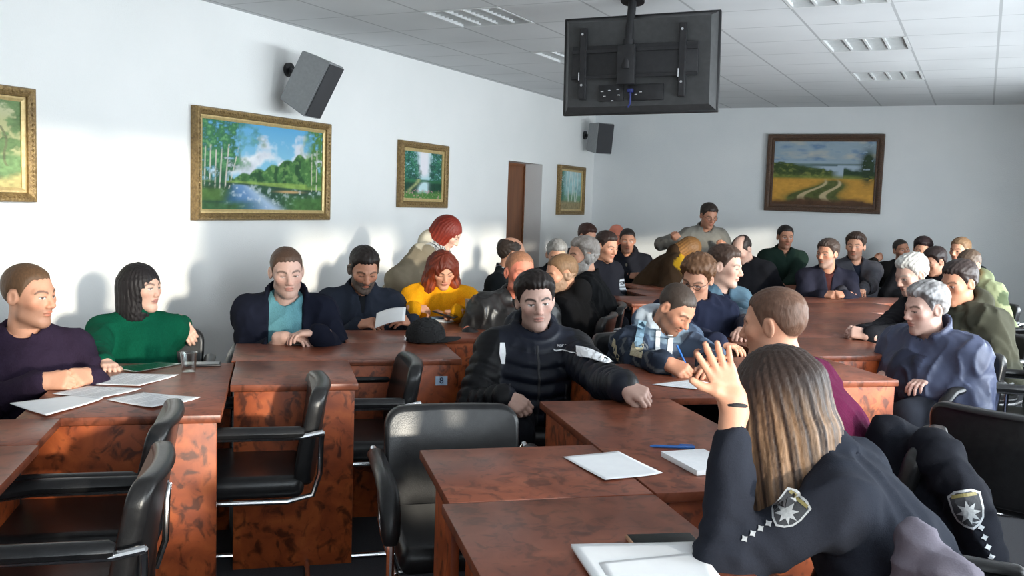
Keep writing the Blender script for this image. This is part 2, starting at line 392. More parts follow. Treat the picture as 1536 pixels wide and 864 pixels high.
FING = {'flat': (8, 10, 6, 3), 'relaxed': (22, 32, 22, 4), 'curl': (48, 62, 38, 1), 'fist': (78, 92, 55, 0), 'pen': (52, 60, 34, 1), 'open': (4, 6, 5, 7), 'claw': (35, 45, 30, 5), 'hold': (40, 35, 20, 2)}
def hand_sdf(P, w, D, U, side, pose, s=1.0):
    D = nrm(D); U = nrm(U - D*np.dot(U, D)); T = np.cross(D, U)*(-1 if side == 'R' else 1)
    q = ((P - np.asarray(w, f32)) @ np.stack([T, D, U], 1).astype(f32))/s
    c1, c2, c3, spr = FING[pose]
    d = rc(q, (0, -.035, 0), (0, .012, 0), .0265, .026)
    xs = (.0285, .0095, -.0095, -.0270)
    for i, x in enumerate(xs):
        d = smin(d, rc(q, (x*.55, .010, .002), (x, .086 - .004*abs(i-1), .001), .0165, .0118), .012)
    d = smin(d, rc(q, (.012, .012, -.006), (.034, .046, -.014), .018, .0145), .014)
    fl = (.071, .080, .075, .058); fr = (.0092, .0096, .0090, .0078)
    for i, x in enumerate(xs):
        a = np.array((x, .086 - .004*abs(i-1), .001)); yaw = R(spr*(1.5-i)); ang = 0.
        for k, (seg, cu) in enumerate(zip((.46, .31, .25), (c1, c2, c3))):
            ang += R(cu*(1 + .05*(i-1)))
            b = a + fl[i]*seg*np.array((math.sin(yaw)*math.cos(ang), math.cos(yaw)*math.cos(ang), -math.sin(ang)))
            d = smin(d, rc(q, a, b, fr[i]*(1.04 - .08*k), fr[i]*(.98 - .09*k)), .004); a = b
    if pose in ('fist', 'curl', 'pen', 'hold', 'claw'): th = [(.034, .046, -.014), (.040, .078, -.030), (.026, .098, -.042)]
    elif pose == 'open': th = [(.034, .046, -.010), (.062, .072, -.010), (.078, .096, -.010)]
    else: th = [(.034, .046, -.014), (.050, .074, -.018), (.050, .099, -.022)]
    d = smin(d, rc(q, th[0], th[1], .0135, .0110), .008); d = smin(d, rc(q, th[1], th[2], .0108, .0088), .004)
    return d*s

NSH = [np.zeros(3)]
class Fig:
    def __init__(s, head, hh, hp, hr, byaw, lean, side, sc, fat, sw, standing, pelz):
        s.sc = sc; s.hc = np.array(head, float); s.Hm = frame(hh, hp, hr)
        Bf = frame(byaw, lean*.75, side)
        s.N = NSH[0] + s.hc - s.Hm[:, 2]*.085*sc - s.Hm[:, 1]*.020*sc - (Bf[:, 2]*.62 + UP*.38)*.070*sc - hvec(byaw)*.012
        hxy = hvec(byaw); rxy = np.array([hxy[1], -hxy[0], 0])
        s.pz = pelz if pelz else (.93 if standing else .56)
        hgt = max(s.N[2] - s.pz, .15)
        s.Pel = s.N - hxy*math.tan(R(lean))*hgt - rxy*math.tan(R(side))*hgt; s.Pel[2] = s.pz
        Z = nrm(s.N - s.Pel); X = nrm(rxy - Z*np.dot(rxy, Z)); Y = np.cross(Z, X)
        s.B = np.stack([X, Y, Z], 1); s.X, s.Y, s.Z = X, Y, Z; s.hxy, s.rxy = hxy, rxy
        s.fat, s.sw = fat, sw; s.byaw = byaw; s.standing = standing
        s.sh = {'R': s.N + X*(.110 + .058*sw)*sc - Z*.072*sc, 'L': s.N - X*(.110 + .058*sw)*sc - Z*.072*sc}
        s.el, s.wr, s.hd = {}, {}, {}
    def arm(s, k, pos, D, pole=None, back=.080):
        sg = 1 if k == 'R' else -1; D = nrm(D); w = np.asarray(pos, float) - D*back*s.sc
        a, b = .295*s.sc, .262*s.sc; S = s.sh[k]; v = w - S; d = np.linalg.norm(v)
        if isinstance(pole, tuple): s.el[k] = np.array(pole[0], float); s.wr[k] = w; s.hd[k] = D; return
        if d > (a+b)*.985: f = d/((a+b)*.985); a *= f; b *= f
        x = (a*a - b*b + d*d)/(2*d); h = math.sqrt(max(a*a - x*x, 0)); e = v/d
        pl = pole if pole is not None else (-UP*.8 + s.rxy*sg*.55 - s.hxy*.15)
        pl = nrm(np.asarray(pl) - e*np.dot(pl, e))
        s.el[k] = S + e*x + pl*h; s.wr[k] = w; s.hd[k] = D
    def torso(s, P, t, rip=0., per=.07):
        sc, f, sw = s.sc, s.fat, s.sw; N_, Pl = s.N, s.Pel; ln = np.linalg.norm(N_-Pl)
        d = ell(P, N_ - s.Z*.20*sc + s.Y*.012, ((.163*sw + f*.4)*sc + t, (.112 + f*.6)*sc + t, .205*sc), s.B)
        d = smin(d, ell(P, N_ + (Pl-N_)*.66 + s.Y*(.018 + f*.4), ((.150 + f)*sc + t, (.115 + f*1.2)*sc + t, max(.2*sc, ln*.42)), s.B), .06)
        Bp = s.B if s.standing else np.stack([s.rxy, s.hxy, UP], 1)
        d = smin(d, ell(P, Pl, ((.168 + f*.7)*sc + t, (.128 + f*.6)*sc + t, .13*sc + t), Bp), .06)
        if rip:
            zz = (P - np.asarray(N_, f32)) @ s.Z.astype(f32); xx = (P - np.asarray(N_, f32)) @ s.X.astype(f32)
            d = d - rip*(np.abs(np.sin(math.pi*(zz - .12*np.abs(xx))/per)) - .6)
        d = smin(d, rc(P, s.sh['L'], s.sh['R'], .058*sc + t, .058*sc + t), .05)
        for k in 'LR': d = smin(d, rc(P, N_ + s.Z*.016*sc, s.sh[k], .046*sc + t*.5, .050*sc + t), .04)
        return d
    def arms(s, P, t, rip=0., per=.06, cut=.0, wrk=.0, keys='LR', k_=.03):
        d = None
        for k in keys:
            e, w = s.el[k], s.wr[k]
            if cut: w = w + nrm(e-w)*cut
            if rip: a = smin(rc(P, s.sh[k], e, .060*s.sc + t, .047*s.sc + t, rip, per), rc(P, e, w, .047*s.sc + t, .035*s.sc + t*.8, rip, per), k_)
            else: a = smin(rc(P, s.sh[k], e, .060*s.sc + t, .047*s.sc + t, wrk, .055, 1.0), rc(P, e, w, .047*s.sc + t, .036*s.sc + t*.8, wrk, .045, 0.1), k_)
            d = a if d is None else np.minimum(d, a)
        return d
    def neck(s, P, r=.055, t=0.):
        return rc(P, s.hc - s.Hm[:, 2]*.062*s.sc - s.Hm[:, 1]*.016*s.sc, s.N, r*s.sc + t, (r+.006)*s.sc + t)
    def loc(s, P): return (P - np.asarray(s.N, f32)) @ s.B.astype(f32)
    def hl(s, P): return ((P - np.asarray(s.hc, f32)) @ s.Hm.astype(f32))/s.sc
    def hw(s, q): return s.hc + s.Hm @ (np.asarray(q, float)*s.sc)

def bb(pts, pad):
    a = np.array(pts); return a.min(0) - pad, a.max(0) + pad

PEOPLE = {}
def person(key, label, head, hh, byaw, hp=5, hr=0, lean=8, side=0, sc=1.05, fat=.0, sw=1.0, fem=0, skin='warm', jaw=1.0, nose=1.0,
           R_=None, L_=None, pose='curl', standing=False, pelz=None, hair=None, stub=0., scol=(.08,.06,.05), brow=(.05,.03,.02,.8), lid=.35,
           garment=None, inner=None, legs=(.02,.022,.03), res=1.0, group=None, lips=None, beard=None, poleR=None, poleL=None, bare=None, legdir=0):
    g = Fig(head, hh, hp, hr, byaw, lean, side, sc, fat, sw, standing, pelz)
    base = SKIN[skin]
    for k, sp in (('R', R_), ('L', L_)):
        sg = 1 if k == 'R' else -1
        if sp is None:                                      # resting on the thigh, or hanging
            if standing: sp = (g.sh[k] + g.rxy*sg*.10 - UP*.60*sc + g.hxy*.08, (hvec(byaw)*.1 - UP), g.rxy*sg, 'relaxed')
            else: sp = (g.Pel + g.rxy*sg*.11 + g.hxy*.30 + UP*.115, hvec(byaw) - UP*.1, UP, 'relaxed')
        pos, D, U, po = sp
        g.arm(k, pos, D, poleR if k == 'R' else poleL); g.hd[k] = (nrm(D), np.asarray(U, float), po)
    foot = np.array([g.Pel[0], g.Pel[1], 0.0])
    O = foot.astype(f32)
    # ---- legs
    J = {}
    for k in 'LR':
        sg = 1 if k == 'R' else -1; hip = g.Pel + g.rxy*sg*.09 - UP*.02
        fd = hvec(byaw + legdir)
        if standing: kn = hip - UP*.42 + fd*.03; an = np.array([kn[0], kn[1], .09]) - fd*.03
        else: kn = np.array([*(hip + fd*.42 + g.rxy*sg*.05)[:2], .515]); an = np.array([*(kn + fd*.02)[:2], .09])
        J[k] = (hip, kn, an)
    # ---- the body: one surface sampled finely at head and hands
    def body(P): return smin(smin(g.torso(P, -.024), g.arms(P, -.010), .02), g.neck(P, .048), .012)
    def legs_s(P, t):
        d = None
        for k in 'LR':
            a = smin(rc(P, J[k][0], J[k][1], .084*sc + t + g.fat*.3, .060*sc + t), rc(P, J[k][1], J[k][2], .058*sc + t, .040*sc + t), .03)
            d = a if d is None else smin(d, a, .01)
        return d
    def bodyl(P): return smin(body(P), legs_s(P, -.008), .03)
    def headz(P):
        q = g.hl(P); return smin(head_sdf(q, fem, jaw, nose)*sc, g.neck(P), .022)
    hres = .0042*res
    lo, hi = bb([g.hw((-.1, -.13, -.14)), g.hw((.1, .14, .14)), g.hw((.1, -.13, .14)), g.hw((-.1, .14, -.14)), g.hw((-.1, .14, .14)), g.hw((.1, .14, -.14)), g.hw((.1, -.13, -.14)), g.N], .02)
    hp_, hf = sdf_mesh(headz, lo, hi, hres)
    q = g.hl(hp_.astype(f32))
    scalp = hair.get('scalp') if hair else None
    cols = head_cols(q, base, brow, stub, scol, scalp, hair.get('hl', 0.) if hair else 0., lid=lid, lips=lips)
    bp, bf = sdf_mesh(bodyl, *bb([g.N + UP*.08, g.Pel, *g.sh.values(), *g.el.values(), *g.wr.values(), *J['L'], *J['R']], .16), .024)
    parts = [(bp, bf, base), (hp_, hf, cols)]
    for k in 'LR':
        D, U, po = g.hd[k]; w = g.wr[k]
        def hz(P): return smin(hand_sdf(P, w, D, U, k, po, sc*(.90 if fem else 1.0)), rc(P, g.el[k], w, .044*sc, .0275*sc), .02)
        ctr = w + D*.09*sc
        ext = [ctr - .135*sc, ctr + .135*sc] + ([g.el[k]] if bare == k else [])
        p_, f_ = sdf_mesh(hz, *bb(ext, .0 if bare != k else .05), .0046*res)
        tips = np.clip((np.einsum('ij,j->i', p_ - w, D) - .11)/.06, 0, 1)[:, None]
        parts.append((p_, f_, np.array(base)*(1 + .05*snoise(p_.astype(f32), 90))[:, None]*(1 - tips*np.array((.02, .14, .14)))))
    P_, F2, C2 = join(parts)
    root = link('person', np_mesh('person', P_ - O, F2, C2, (M['skin'],)), None, foot)
    tag(root, label, 'person', group)
    # ---- trousers, shoes
    def tr(P):
        Bp = np.stack([g.rxy, g.hxy, UP], 1)
        d = smin(legs_s(P, .010), ell(P, g.Pel, ((.168 + g.fat*.7)*sc + .008, (.128 + g.fat*.6)*sc + .008, .13*sc), Bp), .05)
        return d + .004*snoise(P, 34, 1.)
    p_, f_ = sdf_mesh(tr, *bb([g.Pel, *J['L'], *J['R']], .22), .02*max(1, res*.8))
    link('trousers', np_mesh('trousers', p_ - O, f_, np.tile(np.array(legs), (len(p_), 1)), (M['fabric'],)), root)
    for k in 'LR':
        an = J[k][2]; fd = hvec(byaw + legdir)
        fn = lambda P: np.maximum(smin(rc(P, an - fd*.03 - UP*.035, an + fd*.15 - UP*.052, .050, .038), rc(P, an, an - UP*.02, .046, .05), .03), .004 - P[:, 2])
        p_, f_ = sdf_mesh(fn, *bb([an - fd*.1, an + fd*.2, an*np.array((1, 1, 0))], .06), .014)
        link('shoe', np_mesh('shoe', p_ - O, f_, np.tile(np.array((.012, .011, .010)), (len(p_), 1)), (M['leather_coat'],)), root)
    # ---- clothes
    made = {}
    for which, G in (('inner', inner), ('outer', garment)):
        if G is None: continue
        t = G.get('t', .014); rip = G.get('rip', 0.); per = G.get('per', .075); col = np.array(G['col'], f32); wrk = G.get('wrk', .004); fo = G.get('fold', .004)
        cut = G.get('cut', .012); arms_on = G.get('arms', True); nr = G.get('neck', .062); hemz = G.get('hem', None)
        def gs(P):
            d = g.torso(P, t, rip, per)
            if arms_on: d = smin(d, g.arms(P, t*.8, rip*.8, per*.9, cut, wrk), .035)
            l = g.loc(P)
            sd = sum(map(ord, key))*.37
            n1 = snoise(P, 15, sd); n2 = snoise(P*np.array((1, 1, .55), f32) + (.03*n1)[:, None], 30, sd*1.7)
            d = d + fo*.8*n1 - fo*1.7*((1 - np.abs(n2))**3 - .35) + fo*.35*snoise(P, 62, 3.)
            if G.get('open'):                               # open front
                wv = G['open']; w_ = np.interp(l[:, 2], [-.6, -.12, .0, .05], wv).astype(f32)
                d = smax(d, -np.maximum(np.abs(l[:, 0] - G.get('openx', 0.)) - w_, .02 - l[:, 1]), .008)
            d = smax(d, -g.neck(P, nr, 0.), .006)
            d = np.maximum(d, -(l[:, 2] - G.get('bottom', -.62)))
            d = smax(d, -rc(P, g.N + g.Z*.01*sc, g.N + g.Z*.16*sc, nr*sc, (nr + .02)*sc), .008)
            c = G.get('collar')
            ax = nrm(g.hc - g.Hm[:, 2]*.062*sc - g.N); v = _sub(P, g.N); hgt = v @ ax.astype(f32); rv = v - hgt[:, None]*ax.astype(f32); rho = np.sqrt((rv*rv).sum(1))
            fw = (rv @ g.Y.astype(f32))/(rho + 1e-5)
            if c == 'crew': d = smin(d, np.sqrt((rho - (nr + .008 + .006*fw)*sc)**2 + (hgt - .014 + .020*fw)**2) - .0115, .016)
            if c == 'turtle': d = smin(d, np.maximum(np.abs(rho - (.0615 + .006*np.abs(np.sin(hgt*70)))*sc) - .010, np.abs(hgt - .045) - .035), .015)
            if c in ('stand', 'shirt'):
                hh_ = G.get('ch', .062); rr = (nr + .010 + .22*np.clip(hgt, 0, .1))*sc + .012*np.clip(fw, 0, 1)
                e = np.maximum(np.abs(rho - rr) - .009, np.abs(hgt - (hh_*.5 - .012)) - hh_*.5 - .016*np.clip(-fw, -1, 1))
                gap = G.get('gap', .90); e = np.maximum(e, (fw - gap)*.08); d = smin(d, e, .012)
            if c == 'hood' or G.get('hood'):
                e = ell(P, g.N - g.Y*.082*sc + g.Z*.028*sc, (.125*sc, .062*sc, .082*sc), g.B)
                e = smin(e, np.maximum(np.abs(rho - (.082*sc + .014*np.clip(fw, 0, 1))) - .020, np.abs(hgt - .020 + .02*fw) - .034), .03)
                e = smax(e, -g.neck(P, .066), .01); d = smin(d, e, .02)
            if hemz is not None:                            # skirt of a coat over the hips
                e = np.maximum(rc(P, g.Pel + UP*.05, np.array([*g.Pel[:2], hemz]), .19*sc + t, .23*sc + t), hemz - P[:, 2]); d = smin(d, e, .05)
            return d
        pts_ = [g.N + UP*.12, g.Pel - UP*.05, *g.sh.values()] + ([*g.el.values(), *g.wr.values()] if arms_on else []) + ([np.array([*g.Pel[:2], hemz + .12])] if hemz else [])
        p_, f_ = sdf_mesh(gs, *bb(pts_, .19 + t + g.fat), G.get('h', .0105)*max(res, 1.))
        cc = np.tile(col, (len(p_), 1))
        if 'colf' in G: cc = G['colf'](g, p_, g.loc(p_.astype(f32)), cc)
        me = np_mesh(G.get('name', 'jacket'), p_ - O, f_, cc, (M[G.get('mat', 'fabric')],))
        made[which] = (link(G.get('name', 'jacket'), me, root), p_, f_)
    # ---- hair
    if hair and hair.get('kind'):
        hk = hair['kind']; hc_ = np.array(hair['col'], f32); t0 = hair.get('t', .010); nz = hair.get('nz', .003); nf = hair.get('nf', 150); drop = hair.get('hl', 0.)
        topx = hair.get('top', .006)
        def hs(P):
            q = g.hl(P); x, y, z = q[:, 0], q[:, 1], q[:, 2]
            d = skull(q)
            if hk in ('short', 'ring', 'curly'):
                tt = t0 + topx*np.clip((z-.03)/.05, 0, 1)
                zl = hairline(x, y, drop)
                if hk == 'ring': zl = np.where(y > -.02, np.maximum(zl, .2*(np.abs(x) < .060) + np.where(np.abs(x) < .060, 0, zl)), zl); 
                if hk != 'ring': tt = tt*np.clip((z - zl)/.030, 0, 1)**.6
                d = d - tt - nz*snoise(q, nf, 2.)*np.clip((z - zl)/.02, 0, 1) - nz*.28*np.sin(q[:, 0]*260 + 40*q[:, 1] + 3*np.sin(z*60))*np.clip((z - zl)/.03, 0, 1)
                if hk == 'curly': d = d - .006*snoise(q, 95, 5.)
                d = smax(d, (zl - z)*.75, .006)
                if hk == 'ring': d = smax(d, -ell(q, (0, .03, .115), (.066, .125, .062)), .01)
            elif hk == 'bob':
                lz = hair.get('len', .16)
                o = ell(q, (0, -.020, .012), (.090, .112, .112))
                o = smin(o, np.maximum(ell(q, (0, -.032, -.06), (.097, .095, .20)), np.maximum(-(z + lz), z - .03)), .03)
                an = np.arctan2(x, -y); o = o - .0016*np.sin(an*26 + 2*np.sin(z*25)) - .0014*np.sin(an*57 + 2*np.sin(z*30))
                o = smax(o, -ell(q, (hair.get('part', 0.), .108, -.040), (.060, .085, .100 + hair.get('open', 0.))), .012)
                d = o
            elif hk == 'long':
                o = ell(q, (0, -.016, .020), (.092, .114, .104)); wav = hair.get('wave', .0); ln = hair.get('len', .34)
                for i in range(15):
                    a = R(-115 + i*230/14); sx, sy = math.sin(a), -math.cos(a)
                    r_ = hair.get('flare', .115); p0 = (sx*.070, sy*.080 - .01, .03); p1 = (sx*.088, sy*.092 - .012, -.09); l_ = ln*(1 - .18*abs(math.sin(a))) ; p2 = (sx*r_ + .012*math.sin(i*2.1), sy*.098 - .01 + .01*math.cos(i*1.7) + hair.get('fall', 0.), -l_)
                    o = smin(o, rc(q, p0, p1, .028, .030), .03); o = smin(o, rc(q, p1, p2, .031, .016), .026)
                an = np.arctan2(x, -y); o = o - .0014*np.sin(an*34 + 3*np.sin(z*14)) - .0013*np.sin(an*71 + 2*np.sin(z*9)) - wav*np.sin(z*75 + 3*np.sin(an*5))
                o = smax(o, -ell(q, (hair.get('part', 0.), .122, -.040), (.060, .080, .112)), .012)
                o = smax(o, -(smin(rc(q, (0, 0, -.1), (0, -.0, -.4), .05, .075), rc(q, (0, 0, -.1), (0, .1, -.2), .05, .09), .02)), .01) if hair.get('hollow', True) else o
                d = o
            return d*sc
        ln = hair.get('len', .1) if hk in ('bob', 'long') else .09
        cs = [g.hw((sx*.15, sy*.15, sz)) for sx in (-1, 1) for sy in (-1, 1) for sz in (-ln - .02, .14)]
        p_, f_ = sdf_mesh(hs, *bb(cs, .0), hair.get('h', .0050)*max(1, res*.9))
        q = g.hl(p_.astype(f32)); c = np.tile(hc_, (len(p_), 1)); an = np.arctan2(q[:, 0], -q[:, 1])
        if 'hi' in hair:
            m = np.clip(.5 + .5*np.sin(an*23 + 2*np.sin(q[:, 2]*9)) + .35*np.sin(an*61), 0, 1)*np.clip((.03 - q[:, 2])/.10, 0, 1)
            c = c*(1 - m[:, None]) + np.array(hair['hi'], f32)*m[:, None]
        if 'grey' in hair:
            m = np.clip(.5 + .6*snoise(q, 60, 1.) + hair.get('gm', 0.), 0, 1)[:, None]; c = c*(1-m) + np.array(hair['grey'], f32)*m
        link('hair', np_mesh('hair', p_ - O, f_, c, (M['hair'],)), root)
    if beard:
        def bs(P):
            q = g.hl(P); x, y, z = q[:, 0], q[:, 1], q[:, 2]
            d = head_sdf(q, fem, jaw, nose) - beard.get('t', .007) - .0025*snoise(q, 170, 4.)
            zl = np.interp(y, [-.05, .0, .02, .05, .075, .1], [.3, .3, -.012, -.034, -.038, -.038]).astype(f32)
            d = smax(d, (z - zl)*.8, .004); d = smax(d, -ell(q, (0, .1, -.060), (.024, .04, .0085)), .003)
            return np.maximum(d, -(z + .14))*sc
        cs = [g.hw((sx*.1, sy, sz)) for sx in (-1, 1) for sy in (-.02, .13) for sz in (-.15, .0)]
        p_, f_ = sdf_mesh(bs, *bb(cs, .0), .0050*max(1, res*.9))
        q = g.hl(p_.astype(f32)); c = np.tile(np.array(beard['col'], f32), (len(p_), 1))
        if 'grey' in beard: m = np.clip(.5 + .6*snoise(q, 60, 1.), 0, 1)[:, None]; c = c*(1-m) + np.array(beard['grey'], f32)*m
        link('beard', np_mesh('beard', p_ - O, f_, c, (M['hair'],)), root)
    PEOPLE[key] = dict(root=root, fig=g, O=foot, made=made, J=J)
    return root

def onto(key, which, name, polys, center, right, up, normal, mats, off=.0025, thick=.0015, parent=None):
    """flat cloth or printed pieces laid onto a garment: polys = list of (outline [(x,y)..], material index)"""
    d = PEOPLE[key]; obj, p_, f_ = d['made'][which]
    bvs = [BVHTree.FromPolygons([tuple(v) for v in a_[1]], [tuple(int(i) for i in q) for q in a_[2]]) for a_ in d['made'].values()]
    nrm_ = Vector(nrm(normal)); r_ = Vector(nrm(right)); u_ = Vector(nrm(up)); c_ = Vector([float(q) for q in center])
    bm = bmesh.new()
    for out, mi in polys:
        t = bmesh.new(); vs = [t.verts.new((x, y, 0)) for x, y in out]; t.faces.new(vs)
        bmesh.ops.triangulate(t, faces=t.faces[:])
        for _ in range(4):
            lg = [e for e in t.edges if e.calc_length() > .011]
            if lg: bmesh.ops.subdivide_edges(t, edges=lg, cuts=1)
        bmesh.ops.triangulate(t, faces=t.faces[:])
        for v in t.verts:
            w = c_ + r_*v.co.x + u_*v.co.y
            hs_ = [h for h in (bv.ray_cast(w + nrm_*.25, -nrm_, .6) for bv in bvs) if h[0] is not None]
            p = min(hs_, key=lambda h: h[3])[0] if hs_ else w
            v.co = p + nrm_*(off + .0008*mi) - Vector([float(q) for q in d['O']])
        t.normal_update(); bad = [f for f in t.faces if f.normal.dot(nrm_) < 0]
        if bad: bmesh.ops.reverse_faces(t, faces=bad)
        for f in t.faces: f.material_index = mi
        me = bpy.data.meshes.new('t'); t.to_mesh(me); t.free(); bm.from_mesh(me); bpy.data.meshes.remove(me)
    me = bpy.data.meshes.new(name); bm.to_mesh(me); bm.free()
    for m in mats: me.materials.append(m)
    o = link(name, me, parent or obj)
    sm = o.modifiers.new('thickness', 'SOLIDIFY'); sm.thickness = thick; sm.offset = 1
    return o
def star_pts(n, r1, r2, cx=0, cy=0, rot=0.):
    return [(cx + (r1 if i % 2 == 0 else r2)*math.sin(rot + math.pi*i/n), cy + (r1 if i % 2 == 0 else r2)*math.cos(rot + math.pi*i/n)) for i in range(2*n)]
def shield_pts(w, h):
    return [(-w, h*.8), (-w*.5, h), (w*.5, h), (w, h*.8), (w*.96, 0), (w*.8, -h*.45), (w*.45, -h*.8), (0, -h), (-w*.45, -h*.8), (-w*.8, -h*.45), (-w*.96, 0)]
SKYW, SUNW, SUNEL, EXPO = 215.0, 5.0, 6.5, -0.08
def text_mesh(cu, m):
    t = bpy.data.objects.new('tmp', cu); me = bpy.data.meshes.new_from_object(t); bpy.data.objects.remove(t); me.materials.clear(); me.materials.append(m); return me
# ------------------------------------------------------------------ the room
def quadbox(name, lo, hi, m, kind='structure'):
    b = MB(); lo, hi = np.array(lo), np.array(hi); b.box((lo+hi)/2, tuple(float(q) for q in (hi-lo)))
    o = b.build(name, m); tag(o, kind=kind); return o
quadbox('floor', (XL-.3, YF-.2, -.1), (XR+.3, YB+.2, 0), M['floor'])
d0, d1 = onwall(761, 300, x=XL)[1], onwall(812, 300, x=XL)[1]; dz = onwall(790, 244, x=XL)[2]
b = MB()
for (y0, y1, z0, z1) in ((YF-.2, d0, 0, CEIL), (d1, YB+.2, 0, CEIL), (d0, d1, dz, CEIL)):
    b.box((XL-.15, (y0+y1)/2, (z0+z1)/2), (.3, y1-y0, z1-z0))
tag(b.build('wall_left', M['wall']), kind='structure')
quadbox('wall_back', (XL-.3, YB, 0), (XR+.3, YB+.2, CEIL), M['wallpaper'])
quadbox('wall_front', (XL-.3, YF-.2, 0), (XR+.3, YF, CEIL), M['wall'])
b = MB(); b.box((XL-.26, (d0+d1)/2, dz/2), (.045, d1-d0-.05, dz-.03), bev=.004)
dr = b.build('door_1', M['door']); tag(dr, kind='structure')
b = MB()
for y in (d0+.012, d1-.012): b.box((XL-.262, y, dz/2), (.07, .024, dz))
b.box((XL-.262, (d0+d1)/2, dz-.012), (.07, d1-d0, .024)); b.build('door_frame', M['door'], dr)
WIN = [(-2.2, -.62), (-.50, 1.20), (2.05, 3.70), (4.3, 5.95), (6.4, 8.05), (8.5, 10.1)]
WZ0, WZ1 = .80, 2.68
b = MB(); ys = [YF-.2] + [q for w in WIN for q in w] + [YB+.2]
for i in range(0, len(ys), 2): b.box((XR+.15, (ys[i]+ys[i+1])/2, CEIL/2), (.3, ys[i+1]-ys[i], CEIL))
for y0, y1 in WIN:
    b.box((XR+.15, (y0+y1)/2, WZ0/2), (.3, y1-y0, WZ0)); b.box((XR+.15, (y0+y1)/2, (WZ1+CEIL)/2), (.3, y1-y0, CEIL-WZ1))
tag(b.build('wall_right', M['wall']), kind='structure')
for i, (y0, y1) in enumerate(WIN):
    ym = (y0+y1)/2; b = MB()
    for y in (y0+.03, ym, y1-.03): b.box((XR+.2, y, (WZ0+WZ1)/2), (.06, .055, WZ1-WZ0))
    for z in (WZ0+.03, WZ1-.03): b.box((XR+.2, ym, z), (.058, y1-y0-.002, .055))
    w = b.build('window_%d' % (i+1), M['reveal']); tag(w, kind='structure')
    b = MB(); b.box((XR+.2, ym, (WZ0+WZ1)/2), (.006, y1-y0-.06, WZ1-WZ0-.06)); b.build('pane', M['glass'], w)
    if i >= 2:
        bl = 2.02 if i < 4 else 1.8  # out-of-view blind added to keep sun off the upper walls
        b = MB(); b.box((XR+.13, ym, (bl+WZ1)/2), (.004, y1-y0-.02, WZ1-bl)); b.cyl((XR+.13, ym, WZ1-.03), .022, y1-y0-.02, rot=Matrix.Rotation(R(90), 3, 'X')); b.cyl((XR+.13, ym, bl), .009, y1-y0-.02, rot=Matrix.Rotation(R(90), 3, 'X')); b.build('added_sun_blocker', M['paper'], w)
    b = MB(); b.box((XR+.02, ym, WZ0+.012), (.16, y1-y0+.06, .03)); b.build('window_sill', M['reveal'], w)
LIGHTS = [(-1.2, 5.7), (-1.2, 7.5), (-1.2, 9.3), (-3.6, 5.7), (-3.6, 7.5), (-3.6, 9.3)]
xs = sorted(set([round(-4.8 + .6*i, 2) for i in range(12)] + [XL-.3, XR+.3])); xs = [x for x in xs if XL-.31 <= x <= XR+.31]
yy = sorted(set([round(-2.7 + .6*i, 2) for i in range(26)] + [YF-.2, YB+.2])); yy = [y for y in yy if YF-.21 <= y <= YB+.21]
b = MB(); vs = []; fs = []
for i in range(len(xs)-1):
    for j in range(len(yy)-1):
        if any(abs(xs[i]-lx) < .01 and abs(yy[j]-ly) < .01 for lx, ly in LIGHTS): continue
        k = len(vs); vs += [(xs[i], yy[j], CEIL), (xs[i+1], yy[j], CEIL), (xs[i+1], yy[j+1], CEIL), (xs[i], yy[j+1], CEIL)]; fs.append((k, k+3, k+2, k+1))
b.poly(vs, fs); ce = b.build('ceiling', M['ceiling'], auto=0); tag(ce, kind='structure')
quadbox('roof_slab', (XL-.3, YF-.2, CEIL+.25), (XR+.3, YB+.2, CEIL+.35), M['reveal'])
M['fixture'] = noise_mat('fixture_enamel', (.62,.63,.63), (.68,.69,.69), 30, .4)
M['reflector'] = mat('fixture_reflector', (.10,.10,.105), .4, .3)
LN = ['nearest of the three louvred ceiling lights in the row by the windows', 'middle one of the three louvred ceiling lights in the row by the windows', 'louvred ceiling light nearest the back wall, above the field path painting',
      'large louvred ceiling light nearest the left wall, before the hanging screen', 'small sliver of a louvred ceiling light just left of the hanging screen', 'louvred ceiling light in the left row nearest the back wall, behind the screen']
for (lx, ly), lb in zip(LIGHTS, LN):
    r = empty('ceiling_light', (lx+.3, ly+.3, CEIL)); tag(r, lb, 'ceiling light', 'louvred ceiling lights')
    b = MB(); h = .085
    for sx in (-1, 1): b.box((sx*.289, 0, h/2-.004), (.020, .598, h)); b.box((0, sx*.289, h/2-.004), (.56, .020, h))
    b.build('housing', M['fixture'], r)
    b = MB(); b.box((0, 0, h-.002), (.575, .575, .01)); b.build('reflector', M['reflector'], r)
    b = MB()
    for k in (-1, 0, 1): b.box((k*.140, 0, .028), (.016, .556, .052))
    for k in range(-4, 5): b.box((0, k*.062, .033), (.556, .003, .042))
    b.build('louvre', M['fixture'], r)
    for k in range(4):
        b = MB(); b.cyl(((k-1.5)*.14, 0, .062), .012, .54, seg=12, rot=Matrix.Rotation(R(90), 3, 'X')); b.build('tube_lamp', M['white_mark'], r)

